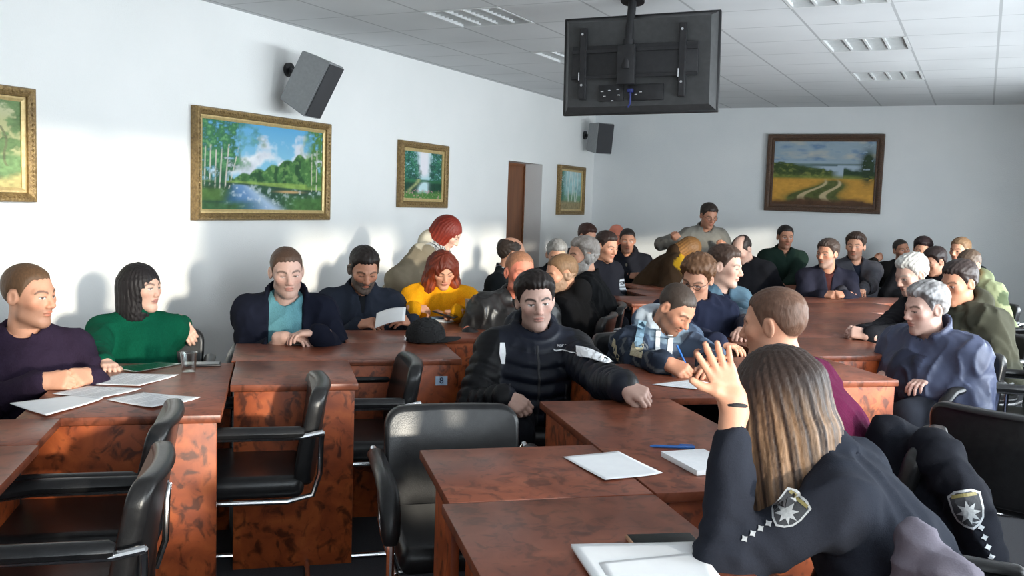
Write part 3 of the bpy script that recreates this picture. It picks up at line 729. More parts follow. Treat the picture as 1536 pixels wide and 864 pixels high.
# ------------------------------------------------------------------ tables
TI = [0]
def table(a0, a1, b0, b1, label, fronts='f', plate=None, inset=.02, tcut=None):
    """fronts: f panel facing the camera, k far, l left, r right"""
    c = ab((a0+a1)/2, (b0+b1)/2); w, d = b1-b0, a1-a0
    TI[0] += 1
    r = empty('conference_table', c, hd(-14.1)); tag(r, label, 'table', 'stepped conference tables')
    b = MB(); b.box((0, 0, TT-.014), (w-.002, d-.002, .028), bev=.003); b.build('table_top', M['top'], r)
    z = (TT-.030)/2
    for s in fronts:
        b = MB(); nm = 'side_panel'
        if s == 'f': b.box((0, -d/2+inset, z), (w-.03, .022, TT-.030), bev=.002)
        if s == 'k': b.box((0, d/2-inset, z), (w-.03, .022, TT-.030), bev=.002)
        if s == 'l': b.box((-w/2+inset, 0, z), (.022, d-.07, TT-.030), bev=.002)
        if s == 'r': b.box((w/2-inset, 0, z), (.022, d-.07, TT-.030), bev=.002)
        if s == 'm': b.box((0, 0, .45), (.02 if d > w else w-.09, d-.09 if d > w else .02, .5), bev=.002); nm = 'modesty_panel'
        if s == 'L': b.box((-w/2+inset, -.13, z), (.022, d-.26, TT-.030), bev=.002)
        b.build(nm, M['panel'], r)
    if plate:
        q = plate; o = MB(); o.box((0, 0, 0), (.058, .003, .044)); pl = o.build('number_plate', M['blue_plate'], r, (q, -d/2+inset-.0135, .655)); pl['label'] = 'pale blue plate with the number 8'
        cu = bpy.data.curves.new('numeral', 'FONT'); cu.body = '8'; cu.size = .042; cu.align_x = 'CENTER'; cu.align_y = 'CENTER'; cu.extrude = .0008
        tx = link('numeral', text_mesh(cu, M['navy_ink']), pl, (0, -.0025, 0), (R(90), 0, 0))
    return r
T = {}
T['A0'] = table(1.75, 2.985, -1.25, -.67, 'dark red wooden table cut by the left edge, nearest the camera', 'r', inset=.13)
T['A1'] = table(2.99, 3.33, -1.25, -.68, 'short red table end beside the papers at the left edge', 'r', inset=.13)
T['B'] = table(3.33, 4.37, -.82, -.175, 'burl table with papers and cup before the woman in green', 'fk')
T['C'] = table(3.85, 4.41, -.17, .335, 'empty square burl table end with brown top, left of the number 8 table', 'f')
T['D'] = table(4.415, 4.93, -.19, .875, 'red burl table bearing the number 8 plate before the man in teal', 'f', plate=.435)
T['D2'] = table(4.935, 5.42, .36, .875, 'red table piece under the papers of the man reading', 'k')
T['Y'] = table(5.09, 5.75, .885, 1.40, 'light brown table under the phone of the woman in yellow', 'f')
T['E'] = table(2.29, 2.80, .43, .985, 'table with a lone white sheet, left corner nearest the empty chair', 'L')
T['E2'] = table(1.2, 2.285, .41, .985, 'table nearest the camera holding the stack of papers and phone', 'lm', inset=.07)
T['F'] = table(2.29, 3.45, .99, 1.53, 'table between the frowning man and the maroon sweater with a blue pen', 'flm', inset=.03)
T['G'] = table(3.455, 4.25, 1.33, 1.98, 'table where the man in the hooded jacket is writing', 'l')
T['H1'] = table(3.75, 4.42, 1.985, 2.80, 'red table beyond the raised hand, in front of the navy padded coat', 'fr')
T['H2'] = table(4.425, 5.1, 2.55, 3.45, 'table under the clasped hands of the white haired man', 'fr')
T['H3'] = table(5.105, 5.75, 3.0, 3.95, 'bare red table in the middle of the right hand row', 'r')
T['H4'] = table(5.755, 6.4, 3.4, 4.5, 'bare table of the right hand row beyond the white haired man', 'r')
T['H5'] = table(6.405, 7.1, 3.9, 5.0, 'table before the bearded man with folded hands', 'r')
T['H6'] = table(7.105, 7.58, 4.35, 5.75, 'red table at the back before the quilted jacket', 'k')
T['K1'] = table(6.9, 7.5, 2.70, 3.35, 'small red table behind the grey bearded man', 'f')
T['K2'] = table(7.505, 8.1, 3.08, 3.75, 'red table before the man with white sleeve stripes', 'f')
T['K4'] = table(8.2, 8.80, 4.78, 5.7, 'table before the man in dark green at the back wall', 'f')
T['K3'] = table(8.105, 8.75, 3.30, 4.0, 'far red table under the folded hands beside the back corner', 'k')

# ------------------------------------------------------------------ chairs
def make_chair():
    r = empty('armchair', (0, 0, 0))
    b = MB(); b.box((0, .015, .445), (.47, .45, .085), bev=.035, seg=4); b.build('seat', M['leather'], r)
    t = bmesh.new(); bmesh.ops.create_cube(t, size=1); bmesh.ops.scale(t, vec=(.47, .060, .37), verts=t.verts)
    bmesh.ops.bevel(t, geom=[e for e in t.edges if abs(e.verts[0].co.y - e.verts[1].co.y) > .01], offset=.065, segments=6, profile=.5, affect='EDGES')
    bmesh.ops.bevel(t, geom=[e for e in t.edges if abs(e.verts[0].co.y - e.verts[1].co.y) < .001], offset=.018, segments=3, profile=.5, affect='EDGES')
    bmesh.ops.subdivide_edges(t, edges=[e for e in t.edges if e.calc_length() > .1], cuts=6, use_grid_fill=True)
    for v in t.verts:
        x, y, z = v.co; v.co.y = y - .035*(1 - (x/.24)**2) + .05*max(0, z)**1.2*-2.2 - .02*math.sin(z*9)
        v.co += Vector((0, -.215, .625))
    for f in t.faces: f.smooth = True
    me = bpy.data.meshes.new('backrest'); t.to_mesh(me); t.free(); me.materials.append(M['leather']); link('backrest', me, r)
    b = MB()
    for s in (-1, 1):
        x = s*.268
        P = [(x, -.275, .66), (x, -.2, .645), (x, .10, .645), (x, .20, .632), (x, .255, .585), (x, .275, .50), (x, .275, .06), (x, .26, .022), (x, .22, .013), (x, -.20, .013), (x, -.235, .013)]
        b.tube(P, .0115, 10)
        b.tube([(x*.9, .21, .40), (x*.9, -.15, .398), (x*.9, -.24, .42), (x*.9, -.265, .50), (x*.9, -.268, .62), (x, -.27, .66)], .0105, 10)
        b.tube([(x, .272, .40), (x*.9, .21, .40)], .010, 8)
    b.tube([(-.268, -.235, .013), (.268, -.235, .013)], .0115, 10); b.tube([(-.24, .17, .396), (.24, .17, .396)], .0095, 8)
    b.build('frame', M['chrome'], r)
    for s in (-1, 1):
        x = s*.268; b = MB()
        b.tube([(x, -.205, .662), (x, -.19, .664), (x, .09, .664), (x, .195, .650), (x, .255, .603), (x, .272, .55), (x, .273, .52)], .030, 12, flat=.72, rads=[.020, .029, .031, .032, .031, .028, .020])
        b.build('armrest', M['leather'], r)
    return r
CH0 = make_chair(); CH_USED = [False]
def chair(pos, heading, label, group='black leather armchairs'):
    if not CH_USED[0]: c = CH0; CH_USED[0] = True
    else: c = copy_tree(CH0)
    c.location = (float(pos[0]), float(pos[1]), 0); c.rotation_euler = (0, 0, hd(heading)); tag(c, label, 'chair', group); return c
chair(c2w(-1.00, 3.58), -104, 'empty black armchair seen side on between the two left burl table ends')
chair(c2w(-.70, 4.13), -104, 'empty black armchair in front of the number 8 plate')
chair(c2w(-1.36, 2.96), -104, 'empty black armchair before the paper covered left table, second from the camera')
chair(c2w(-1.19, 2.40), -104, 'empty black armchair nearest the camera at the lower left corner')
chair(ab(2.93, .60), 166, 'empty black armchair facing the camera with shiny backrest left of the lone sheet')
chair(pt(1492, 650, 3.5)*np.array((1, 1, 0)) + hvec(48)*.23, 48, 'empty black armchair at the right edge with bright chrome arm')
chair(pt(1500, 560, 5.0)*np.array((1, 1, 0)), -75, 'black armchair behind the olive jacketed man at right')
chair(pt(1545, 500, 7.0)*np.array((1, 1, 0)), -95, 'black armchair against the back of the room at the right edge')

# ------------------------------------------------------------------ paintings
def vnoise(x, y, seed):
    rs = np.random.RandomState(seed); G = rs.rand(64, 64); xi = np.floor(x).astype(int); yi = np.floor(y).astype(int); fx, fy = x-xi, y-yi
    fx = fx*fx*(3-2*fx); fy = fy*fy*(3-2*fy); g = lambda i, j: G[i % 64, j % 64]
    return (g(xi, yi)*(1-fx) + g(xi+1, yi)*fx)*(1-fy) + (g(xi, yi+1)*(1-fx) + g(xi+1, yi+1)*fx)*fy
def fbm(x, y, seed, o=4): return sum(vnoise(x*2**k, y*2**k, seed+k)*.5**k for k in range(o))/sum(.5**k for k in range(o))
def lay(c, m, col, n=None):
    m = np.clip(m, 0, 1)[..., None]; c[:] = c*(1-m) + np.array(col)*m*(1 if n is None else (.55 + .9*n)[..., None])
S_ = lambda *c: np.array(lin(c))
def C1_(x): return np.clip(x, 0, 1)
def birch_river(u, v):
    c = np.zeros(u.shape + (3,)); n1, n2, n3 = fbm(u*9, v*6, 1), fbm(u*34, v*24, 5), fbm(u*6, v*6, 9)
    lay(c, u*0+1, S_(128, 186, 212)); lay(c, C1_((v-.6)*2.2), S_(84, 158, 204))
    cl = C1_((n3*.6 + n1*.6 - .42 - 1.1*np.abs(v-.56 - .25*(u-.5)))*6); lay(c, cl*(v > .3), S_(228, 230, 232)); lay(c, C1_((n1-.5)*5)*cl*.7, S_(196, 200, 212))
    hill = .36 + .28*C1_((u-.28)/.5)*C1_((1.02-u)/.12) + .05*np.abs(np.sin(u*26)) + .04*(n1-.5); lay(c, C1_((hill-v)*60)*(u > .2), S_(64, 110, 58), n2)
    lay(c, C1_((hill-.02-v)*60)*C1_((np.sin(u*52 + 1.5*n1*6) - .1)*3)*(u > .2)*.8, S_(32, 74, 44), n2)
    lay(c, C1_((hill-v)*60)*C1_((n2-.58)*8)*(u > .2)*.7, S_(112, 150, 82))
    lay(c, C1_((.335 + .015*(n1-.5) - v)*80), S_(126, 156, 76), n2)
    shore = .315 - .05*C1_((u-.3)*2)
    lay(c, C1_((shore - v)*80), S_(38, 76, 58), n2); lay(c, C1_((shore-v)*80)*C1_((n2-.5)*5)*.6, S_(66, 106, 66))
    wz = C1_((shore-v)/.31); mid = .28 + .24*wz; lay(c, C1_((shore-.02-v)*60)*C1_(1.4 - np.abs(u-mid)/(.05 + .15*wz)*1.1), S_(176, 196, 216)); lay(c, C1_((shore-.02-v)*60)*C1_(1.2 - np.abs(u-mid+.16*wz)/(.05 + .18*wz))*.8, S_(72, 122, 172))
    lay(c, C1_((n2-.62)*9)*C1_((shore-v)*40)*.5, S_(210, 220, 228))
    lay(c, C1_((u-.60)*6)*C1_((.20 + .10*(n1-.3) - v)*14)*(v < .3), S_(70, 112, 58), n2); lay(c, np.exp(-((u-.70)/.09)**2 - ((v-.225)/.012)**2)*1.5, S_(196, 158, 108))
    lay(c, C1_((.24-u + .1*(n1-.5))*10)*C1_((.27 - v)*20)*(v > .10), S_(76, 110, 54), n2); lay(c, C1_((.10 + .06*n1 - v)*16)*C1_((.5-u)*4), S_(60, 98, 60), n2)
    lf = .30 - .20*C1_((.62-v)*2.2) + .14*(n1-.5)
    lay(c, C1_((lf + .02 - u)*18)*(v > .26)*C1_((n2-.20)*4), S_(44, 92, 60), n2)
    crown = C1_((.46 - u - .9*np.abs(v-.78)*.55 + .35*(n1-.5))*9)*C1_((v-.42)*8); lay(c, crown*C1_((n2-.30)*5), S_(58, 116, 76), n2); lay(c, crown*C1_((n2-.58)*8), S_(104, 158, 104))
    rt = C1_((u - .83 + .14*(n1-.5))*18)*C1_((v-.26)*20); lay(c, rt*C1_((n2-.2)*4), S_(76, 122, 64), n2); lay(c, rt*C1_((n2-.6)*8), S_(126, 166, 92))
    for x, s, w, hh in ((.025, .02, .0035, .7), (.06, .03, .0045, .72), (.10, .03, .004, .66), (.135, .05, .0045, .70), (.175, .08, .0045, .74), (.205, .22, .0035, .78), (.90, .0, .0035, .72), (.945, .01, .004, .76)):
        lay(c, C1_(1.5 - np.abs(u - x - s*(v-.25)*.7)/w)*(v > .24)*(v < hh)*C1_((n2-.30)*6), S_(206, 200, 186)); 
    return c
def forest_pond(u, v):
    c = np.zeros(u.shape + (3,)); n1, n2 = fbm(u*8, v*10, 21), fbm(u*26, v*30, 25)
    lay(c, u*0+1, S_(150, 200, 205)); lay(c, np.exp(-((u-.52)/.15)**2)*C1_((v-.38)*5)*1.3, S_(228, 226, 232))
    m = np.clip((np.abs(u-.52) - .08 - .10*np.clip(v-.45, 0, 1) + .25*(n1-.5))*10, 0, 1); m = m*C1_((v-.36)*20)*C1_((n2-.15)*4); lay(c, m, S_(30, 92, 76), n2); lay(c, m*C1_((n2-.55)*8)*.7, S_(80, 146, 112)); lay(c, m*C1_((n1-.55)*8)*.6, S_(18, 56, 50))
    lay(c, (.42-v)*40, S_(44, 104, 70), n1); lay(c, ((.36-v)*30), S_(22, 66, 50), n2)
    lay(c, np.exp(-((u-.55 + .05*np.sin(v*9))/.09)**2)*((.38-v)*20)*1.2, S_(196, 222, 226)); 
    lay(c, np.exp(-((u-.16-.35*v + .08*np.sin(v*12))/.05)**2)*(v < .42), S_(150, 160, 110), n2); lay(c, ((.12 + .12*n1 - v)*12), S_(80, 128, 62), n2)
    lay(c, (n2 > .66)*(v < .2)*.7, S_(205, 150, 160)); return c
def misty_birches(u, v):
    c = np.zeros(u.shape + (3,)); n1, n2 = fbm(u*7, v*9, 31), fbm(u*24, v*24, 35)
    lay(c, u*0+1, S_(150, 190, 190), n1); lay(c, (v-.6)*2, S_(176, 205, 208)); lay(c, (.45 + .3*(n1-.5) - v)*8, S_(110, 150, 118), n2); lay(c, C1_((.3-u)*5)*np.clip((n1+n2-.7)*4, 0, 1), S_(52, 104, 84), n2)
    lay(c, ((.25-v)*12), S_(150, 136, 100), n2)
    for x in (.32, .42, .55, .68, .8): lay(c, (np.abs(u - x - .03*np.sin(v*6+x*20)) < .012)*(v > .2), S_(214, 220, 214))
    return c
def park_lane(u, v):
    c = np.zeros(u.shape + (3,)); n1, n2 = fbm(u*8, v*8, 41), fbm(u*26, v*26, 45)
    lay(c, u*0+1, S_(178, 178, 130)); lay(c, (v-.75)*3, S_(200, 200, 168)); lay(c, np.clip((n1 + .5*n2 - .55)*7, 0, 1)*(v > .38), S_(104, 130, 84), n2); lay(c, (.40 + .05*n1 - v)*20, S_(120, 150, 100), n2)
    lay(c, (.18 + .2*(n1-.4) - v)*8, S_(186, 172, 116), n2)
    for x, s in ((.18, .2), (.5, -.1), (.78, .15), (.9, -.1)): lay(c, (np.abs(u - x - s*(v-.3) - .02*np.sin(v*14)) < .010)*(v > .25)*(v < .7)*.8, S_(104, 108, 78), n2)
    return c
def field_path(u, v):
    c = np.zeros(u.shape + (3,)); n1, n2 = fbm(u*7, v*12, 51), fbm(u*28, v*30, 55)
    lay(c, u*0+1, S_(150, 168, 180), n1*.3 + .38); lay(c, np.clip((n1-.45)*4, 0, 1)*(v > .7), S_(110, 138, 168)); lay(c, np.clip((fbm(u*4, v*9, 59)-.5)*5, 0, 1)*(v > .72), S_(186, 186, 176))
    lay(c, (.66-v)*60, S_(100, 120, 118), n1); lay(c, C1_((.64-v)*40)*C1_((u-.38)*8), S_(165, 182, 196)); lay(c, np.exp(-((v-.625)/.012)**2)*C1_((u-.3)*5)*(u < .64), S_(70, 92, 96)); 
    hl_ = .68 - .26*C1_(u-.1) + .07*(n2-.5); lay(c, C1_((hl_ - v)*40)*C1_((.66-u)*12), S_(66, 84, 44), n2); lay(c, C1_((hl_ - .03 - v)*40)*C1_((.6-u)*12)*C1_((n2-.5)*7), S_(116, 122, 66)); lay(c, C1_((hl_ - .06 - v)*40)*C1_((.6-u)*12)*C1_((.45-n1)*7), S_(40, 54, 36)); lay(c, ((.55 + .12*(n1-.3) - v)*40)*(u > .70)*(u < 1), S_(46, 70, 48), n2)
    lay(c, (.44 - v)*40, S_(196, 146, 62), n2*.5 + .3); lay(c, np.exp(-((v-.44)/.03)**2)*.8, S_(120, 130, 62), n2)
    pth = .56 + .07*np.sin((.44-v)*16) - .28*(.44-v); lay(c, np.exp(-((u-pth)/(.09 + .25*(.44-v)))**2)*((.42-v)*20)*1.2, S_(84, 92, 48), n2)
    for o in (-.055, .05): lay(c, np.exp(-((u-pth-o*(1 + 3.5*(.44-v)))/(.012 + .03*(.44-v)))**2)*((.42-v)*20), S_(186, 168, 130))
    lay(c, (.07 + .10*n1 - v)*14, S_(84, 58, 40), n2); lay(c, np.exp(-((u-.93)/.06)**2 - ((v-.6)/.22)**2)*2*(n2 > .35), S_(44, 62, 40), n2)
    return c
M['canvas'] = attr_mat('oil_canvas', .55, .25, 400, .06, .3)
M['gold'] = noise_mat('gilt_frame', (.16,.095,.035), (.33,.22,.085), 60, .42, .6, 90, metal=.35)
M['gold_lip'] = noise_mat('gilt_lip', (.50,.36,.15), (.62,.47,.22), 40, .35, .2, 100, metal=.3)
M['brown_frame'] = noise_mat('carved_brown_frame', (.05,.025,.014), (.11,.055,.028), 70, .4, .7, 90)
def painting(name_label, center, w, h, fw, normal_axis, art, gm='gold', nx=200, roll=0.):
    """normal_axis 'x' hangs on the left wall, 'y' on the back wall"""
    rz = R(90) if normal_axis == 'x' else 0.0                   # local x along the wall, local -y towards the room
    r = empty('painting', center, rz); r.rotation_euler = (0, R(roll), rz); tag(r, name_label, 'painting', 'landscape paintings in carved frames')
    iw, ih = w-2*fw, h-2*fw; ny = max(8, int(nx*ih/iw))
    u, v = np.meshgrid(np.linspace(0, 1, nx+1), np.linspace(0, 1, ny+1), indexing='ij'); c = art(u, v)
    pos = np.stack([(u-.5)*iw, np.full(u.shape, -.022), (v-.5)*ih], -1).reshape(-1, 3)
    i, j = np.meshgrid(np.arange(nx), np.arange(ny), indexing='ij'); k = (i*(ny+1)+j).ravel()
    link('canvas', np_mesh('canvas', pos, np.stack([k, k+ny+1, k+ny+2, k+1], 1), np.clip(c.reshape(-1, 3), 0, 1), (M['canvas'],)), r)
    def ring(prof, mt, nm):
        b = MB(); vs = []; fs = []; n = len(prof)
        for cx, cz in ((-1, -1), (1, -1), (1, 1), (-1, 1)):
            for o, y in prof: vs.append((cx*(iw/2+o), -y, cz*(ih/2+o)))
        for q in range(4):
            for p in range(n-1): fs.append((q*n+p, ((q+1) % 4)*n+p, ((q+1) % 4)*n+p+1, q*n+p+1))
        b.poly(vs, fs); t = b.bm; bmesh.ops.recalc_face_normals(t, faces=t.faces[:]); b.build(nm, mt, r, auto=30)
    a = fw*.30
    ring([(0-.004, .020), (-.004, .030), (a*.5, .036), (a, .034)], M['gold_lip'] if gm == 'gold' else M['brown_frame'], 'slip')
    ring([(a, .028), (a*1.15, .046), (fw*.55, .056), (fw*.75, .062), (fw*.9, .060), (fw, .048), (fw, .002)], M[gm], 'frame')
    b = MB()                                                    # carved beading on the frame
    for s, ln, hor in ((1, iw, 1), (-1, iw, 1), (1, ih, 0), (-1, ih, 0)):
        m = max(6, int(ln/.028))
        for q in range(m):
            p = (q+.5)/m*ln - ln/2; o = (iw/2 if not hor else ih/2) + fw*.62
            b.box((p, -.060, s*o) if hor else (s*o, -.060, p), (.016, .010, .011) if hor else (.011, .010, .016), bev=.004, seg=1)
    b.build('beading', M[gm], r)['kind'] = 'stuff'
    b = MB(); b.box((0, -.010, 0), (iw, .016, ih)); b.build('backing', M['brown_frame'], r)
    return r
def wallrect(pts, **k):
    P = np.array([onwall(x, y, **k) for x, y in pts]); ax = 1 if 'x' in k else 0
    l = (P[0][ax]+P[3][ax])/2; r_ = (P[1][ax]+P[2][ax])/2; t = (P[0][2]+P[1][2])/2; bt = (P[2][2]+P[3][2])/2
    return P.mean(0), abs(r_-l), t-bt
for lb, q, k, fw, art, gm in (
    ('large landscape of birches and forest river in a gilt frame below the big speaker', ((288,156),(491,188),(486,331),(283,329)), dict(x=XL), .075, birch_river, 'gold'),
    ('small upright forest pond landscape in a gilt frame above the bending woman', ((597,210),(668,219),(664,313),(593,310)), dict(x=XL), .085, forest_pond, 'gold'),
    ('pale upright misty birch landscape in a gilt frame right of the door', ((837,247),(874,251),(870,322),(832,322)), dict(x=XL), .07, misty_birches, 'gold'),
    ('wheat field path and lake landscape in a dark brown frame on the back wall', ((1152,203),(1327,200),(1322,320),(1148,317)), dict(y=YB), .085, field_path, 'brown_frame')):
    c, w, h = wallrect(q, **k); painting(lb, c, w, h, fw, 'x' if 'x' in k else 'y', art, gm)
p1 = onwall(46, 218, x=XL); zt, zb = onwall(46, 134, x=XL)[2], onwall(44, 303, x=XL)[2]
painting('green park landscape in a beaded gilt frame cut by the left edge', (XL, p1[1]-.5, (zt+zb)/2), 1.0, zt-zb, .075, 'x', park_lane, 'gold')

# ------------------------------------------------------------------ wall speakers
def speaker(center, heading, pitch, w, d, h, wallp, label):
    Fm = frame(heading, pitch); rot = Matrix([[float(q) for q in row] for row in Fm])
    r = empty('wall_speaker', center); tag(r, label, 'loudspeaker', 'grey wall loudspeakers')
    b = MB(); t = bmesh.new(); bmesh.ops.create_cube(t, size=1)
    for v in t.verts: v.co = Vector((v.co.x*w*(1 if v.co.y > 0 else .78), v.co.y*d, v.co.z*h*(1 if v.co.y > 0 else .90)))
    bmesh.ops.bevel(t, geom=t.edges[:], offset=.008, segments=2, affect='EDGES'); bmesh.ops.transform(t, matrix=rot.to_4x4(), verts=t.verts); b._add(t); b.build('cabinet', M['plastic_grey'], r)
    b = MB(); b.box(Vector(Fm[:, 1]*(d/2+.004)), (w*.93, .012, h*.95), rot, .004); b.build('grille', M['grille'], r)
    b = MB(); back = -Fm[:, 1]*(d*.35); wl = np.array(wallp) - np.array(center)
    b.tube([back, back*.5 + wl*.5, wl + np.array((.02, 0, 0))], .022, 12); b.cyl(wl + np.array((.012, 0, 0)), .055, .024, rot=Matrix.Rotation(R(90), 3, 'Y')); b.build('bracket', M['black_metal'], r)
wp = onwall(430, 125, x=XL); c = wp + np.array((.30, .0, 0)); c = c + (pt(466, 126, c2w(*(0,0))[1] + 0.0 + 1) - CAM)*0
dq = ray(466, 126); c = CAM + dq*((XL + .27)/dq[0]); speaker(c, 103, 27, .27, .25, .44, onwall(432, 105, x=XL), 'big grey loudspeaker tilted down from the left wall above the river painting')
dq = ray(899, 207); c2 = CAM + dq*((XL + .24)/dq[0]); speaker(c2, 146, 6, .27, .24, .40, c2 + np.array((-.24, .06, .04)), 'small grey loudspeaker in the back corner above the pale painting')

# ------------------------------------------------------------------ hanging screen
def tv():
    cs = [pt(848, 28, 6.20), pt(1082, 12, 5.86), pt(1077, 168, 5.84), pt(841, 173, 6.18)]
    c = sum(cs)/4; X = nrm((cs[1]+cs[2]) - (cs[0]+cs[3])); Z = nrm((cs[0]+cs[1]) - (cs[2]+cs[3])); Y = nrm(np.cross(Z, X)); Z = np.cross(X, Y)
    w = np.linalg.norm((cs[1]+cs[2]) - (cs[0]+cs[3]))/2; h = np.linalg.norm((cs[0]+cs[1]) - (cs[2]+cs[3]))/2
    rot = Matrix([[float(q) for q in row] for row in np.stack([X, Y, Z], 1)])
    r = bpy.data.objects.new('hanging_television', None); COL.objects.link(r); r.location = c; r.rotation_euler = rot.to_euler()
    tag(r, 'black flat television hung from the ceiling, seen from behind', 'television')
    M['tv_back'] = noise_mat('tv_back_shell', (.040,.041,.042), (.055,.056,.057), 30, .45)
    b = MB(); b.box((0, .03, 0), (w, .030, h), bev=.008); b.build('bezel', M['rubber'], r)
    b = MB(); b.box((0, .049, 0), (w-.05, .006, h-.05)); b.build('screen', M['screen'], r)
    b = MB(); b.poly([(sx*k*w/2, y, sz*k2*h/2) for y, k, k2 in ((.016, .97, .96), (-.045, .90, .86)) for sx, sz in ((-1, -1), (1, -1), (1, 1), (-1, 1))],
                     [(4, 5, 6, 7), (0, 1, 5, 4), (1, 2, 6, 5), (2, 3, 7, 6), (3, 0, 4, 7)]); b.build('back_shell', M['tv_back'], r)
    b = MB(); b.box((-.02, -.058, .015), (w*.80, .022, h*.31), bev=.004); b.box((-.02, -.072, .075), (w*.80, .012, .02)); b.box((-.02, -.072, -.085), (w*.80, .012, .02)); b.build('mount_plate', M['black_metal'], r)
    for x in (-.345, .285):
        b = MB(); b.box((x*w, -.066, .0), (.045, .030, h*.72), bev=.004); b.box((x*w, -.085, .0), (.030, .012, h*.70)); b.build('mount_arm', M['black_metal'], r)
        b = MB()
        for z in (.29, -.22): b.cyl((x*w, -.096, z*h), .008, .012, seg=10, rot=Matrix.Rotation(R(90), 3, 'X'))
        b.cyl((x*w - .02, -.092, -.13*h), .004, .05, seg=8); b.build('bolt', M['chrome'], r)
    b = MB()
    for i in range(3):
        for s in (-1, 1): b.cyl((-.06 + s*.042, -.078, .085 - i*.08), .0075, .02, seg=10, rot=Matrix.Rotation(R(90), 3, 'X'))
    b.build('clamp_screw', M['chrome'], r)
    b = MB(); b.box((.06, -.05, -.185), (.22, .02, .10), bev=.003); b.box((-.16, -.05, -.185), (.16, .02, .10), bev=.003); b.build('connector_panel', M['rubber'], r)
    b = MB()
    for x, z in ((-.215, -.175), (-.20, -.205), (-.17, -.17), (-.115, -.165), (-.11, -.20), (-.15, -.235), (.03, -.185), (.0, -.2)): b.box((x, -.064, z), (.016, .010, .008), bev=.002)
    b.build('socket_strip', M['chrome'], r)
    b = MB(); b.box((-.035, -.070, -.175), (.035, .03, .022), bev=.004); b.tube([(-.035, -.075, -.185), (-.03, -.085, -.22), (-.035, -.075, -.255), (-.05, -.06, -.275)], .006, 8); vg = b.build('video_cable', mat('blue_connector', (.02, .03, .16), .4), r)
    # the pole from the ceiling, kept upright
    inv = (Matrix.Translation(Vector(c)) @ rot.to_4x4()).inverted(); top = pt(949, 3, 6.05); top[2] = CEIL
    m0 = inv @ Vector(top); m1 = Vector((-.06, -.085, -.02))
    b = MB(); dr_ = (m0-m1).normalized(); b.tube([m1 + dr_*0, m0], .026, 14); b.tube([m1 - dr_*.03, m1 + dr_*.16], .034, 14); b.box(m1, (.11, .05, .24), bev=.004); b.build('ceiling_pole', M['black_metal'], r)
    b = MB(); b.cyl(m0 - dr_*.012, .075, .024, rot=dr_.to_track_quat('Z', 'Y').to_matrix()); b.build('ceiling_flange', M['black_metal'], r)
tv()

# ------------------------------------------------------------------ things on the tables
def sheet(corners_px, label, z=TT, name='paper_sheet', n=1, cat='paper', group='papers on the tables', lines=True, curl=.004, m='paper'):
    P = np.array([at(x, y, z + .002) for x, y in corners_px]); O = P.mean(0); O[2] = z
    r = None; k = 14
    u, v = np.meshgrid(np.linspace(0, 1, k), np.linspace(0, 1, k), indexing='ij')
    g = (P[0]*((1-u)*(1-v))[..., None] + P[1]*(u*(1-v))[..., None] + P[2]*(u*v)[..., None] + P[3]*((1-u)*v)[..., None])
    g[..., 2] = z + .0015 + .0035*n*.25 + curl*((u-.5)**2*1.2*(v) + (v-.4)**2*.8)*2*np.sin(1 + 3*u)**2
    vs = (g - O).reshape(-1, 3); i, j = np.meshgrid(np.arange(k-1), np.arange(k-1), indexing='ij'); q = (i*k+j).ravel()
    o = link(name, np_mesh(name, vs, np.stack([q, q+k, q+k+1, q+1], 1), None, (M[m],)), None, O)
    md = o.modifiers.new('thickness', 'SOLIDIFY'); md.thickness = .0008 + .003*(n-1)*.4; md.offset = -1
    tag(o, label, cat, group)
    if lines:
        b = MB(); e1 = (P[1]-P[0]); e2 = (P[3]-P[0])
        for t in range(16):
            if t in (3, 9): continue
            s = .12 + t*.048; ln = .80 if t % 4 != 3 else .5
            for a0, a1 in ((.1, .1 + ln*.5), (.1 + ln*.5, .1 + ln)):
                pp = []
                for uu, vv in ((a0, s), (a1, s), (a1, s+.010), (a0, s+.010)):
                    fx, fy = uu*(k-1), vv*(k-1); i0, j0 = min(int(fx), k-2), min(int(fy), k-2); fx -= i0; fy -= j0
                    w = g[i0, j0]*(1-fx)*(1-fy) + g[i0+1, j0]*fx*(1-fy) + g[i0+1, j0+1]*fx*fy + g[i0, j0+1]*(1-fx)*fy
                    pp.append(w - O + np.array((0, 0, .0012)))
                b.poly(pp, [(0, 1, 2, 3)])
        b.build('printed_lines', M['ink'], o)
    return o
sheet([(130,576),(183,560),(268,563),(210,580)], 'white printed sheet farthest back on the left table, below the green sweater')
sheet([(78,591),(130,579),(212,584),(150,599)], 'white printed sheet in the middle of the left pile, under the clasped hands', z=TT+.001)
sheet([(15,607),(110,595),(154,600),(70,626)], 'thick white paper bundle nearest the left edge of the table', n=3, z=TT+.001)
sheet([(160,600),(215,589),(301,598),(228,614)], 'white printed sheet closest to the front edge of the left table', curl=.008)
sheet([(845,686),(927,677),(994,711),(908,722)], 'lone white sheet on the bare middle table', lines=False)
sheet([(978,577),(1040,569),(1073,577),(1045,585)], 'white sheet under the pen of the writing man')
sheet([(856,824),(1040,820),(1100,900),(905,900)], 'thick stack of printed papers at the bottom edge of the photo', n=6)
o = sheet([(898,845),(1055,828),(1085,880),(925,895)], 'loose top page with dark mark on the paper stack at the bottom', z=TT+.011, lines=False)
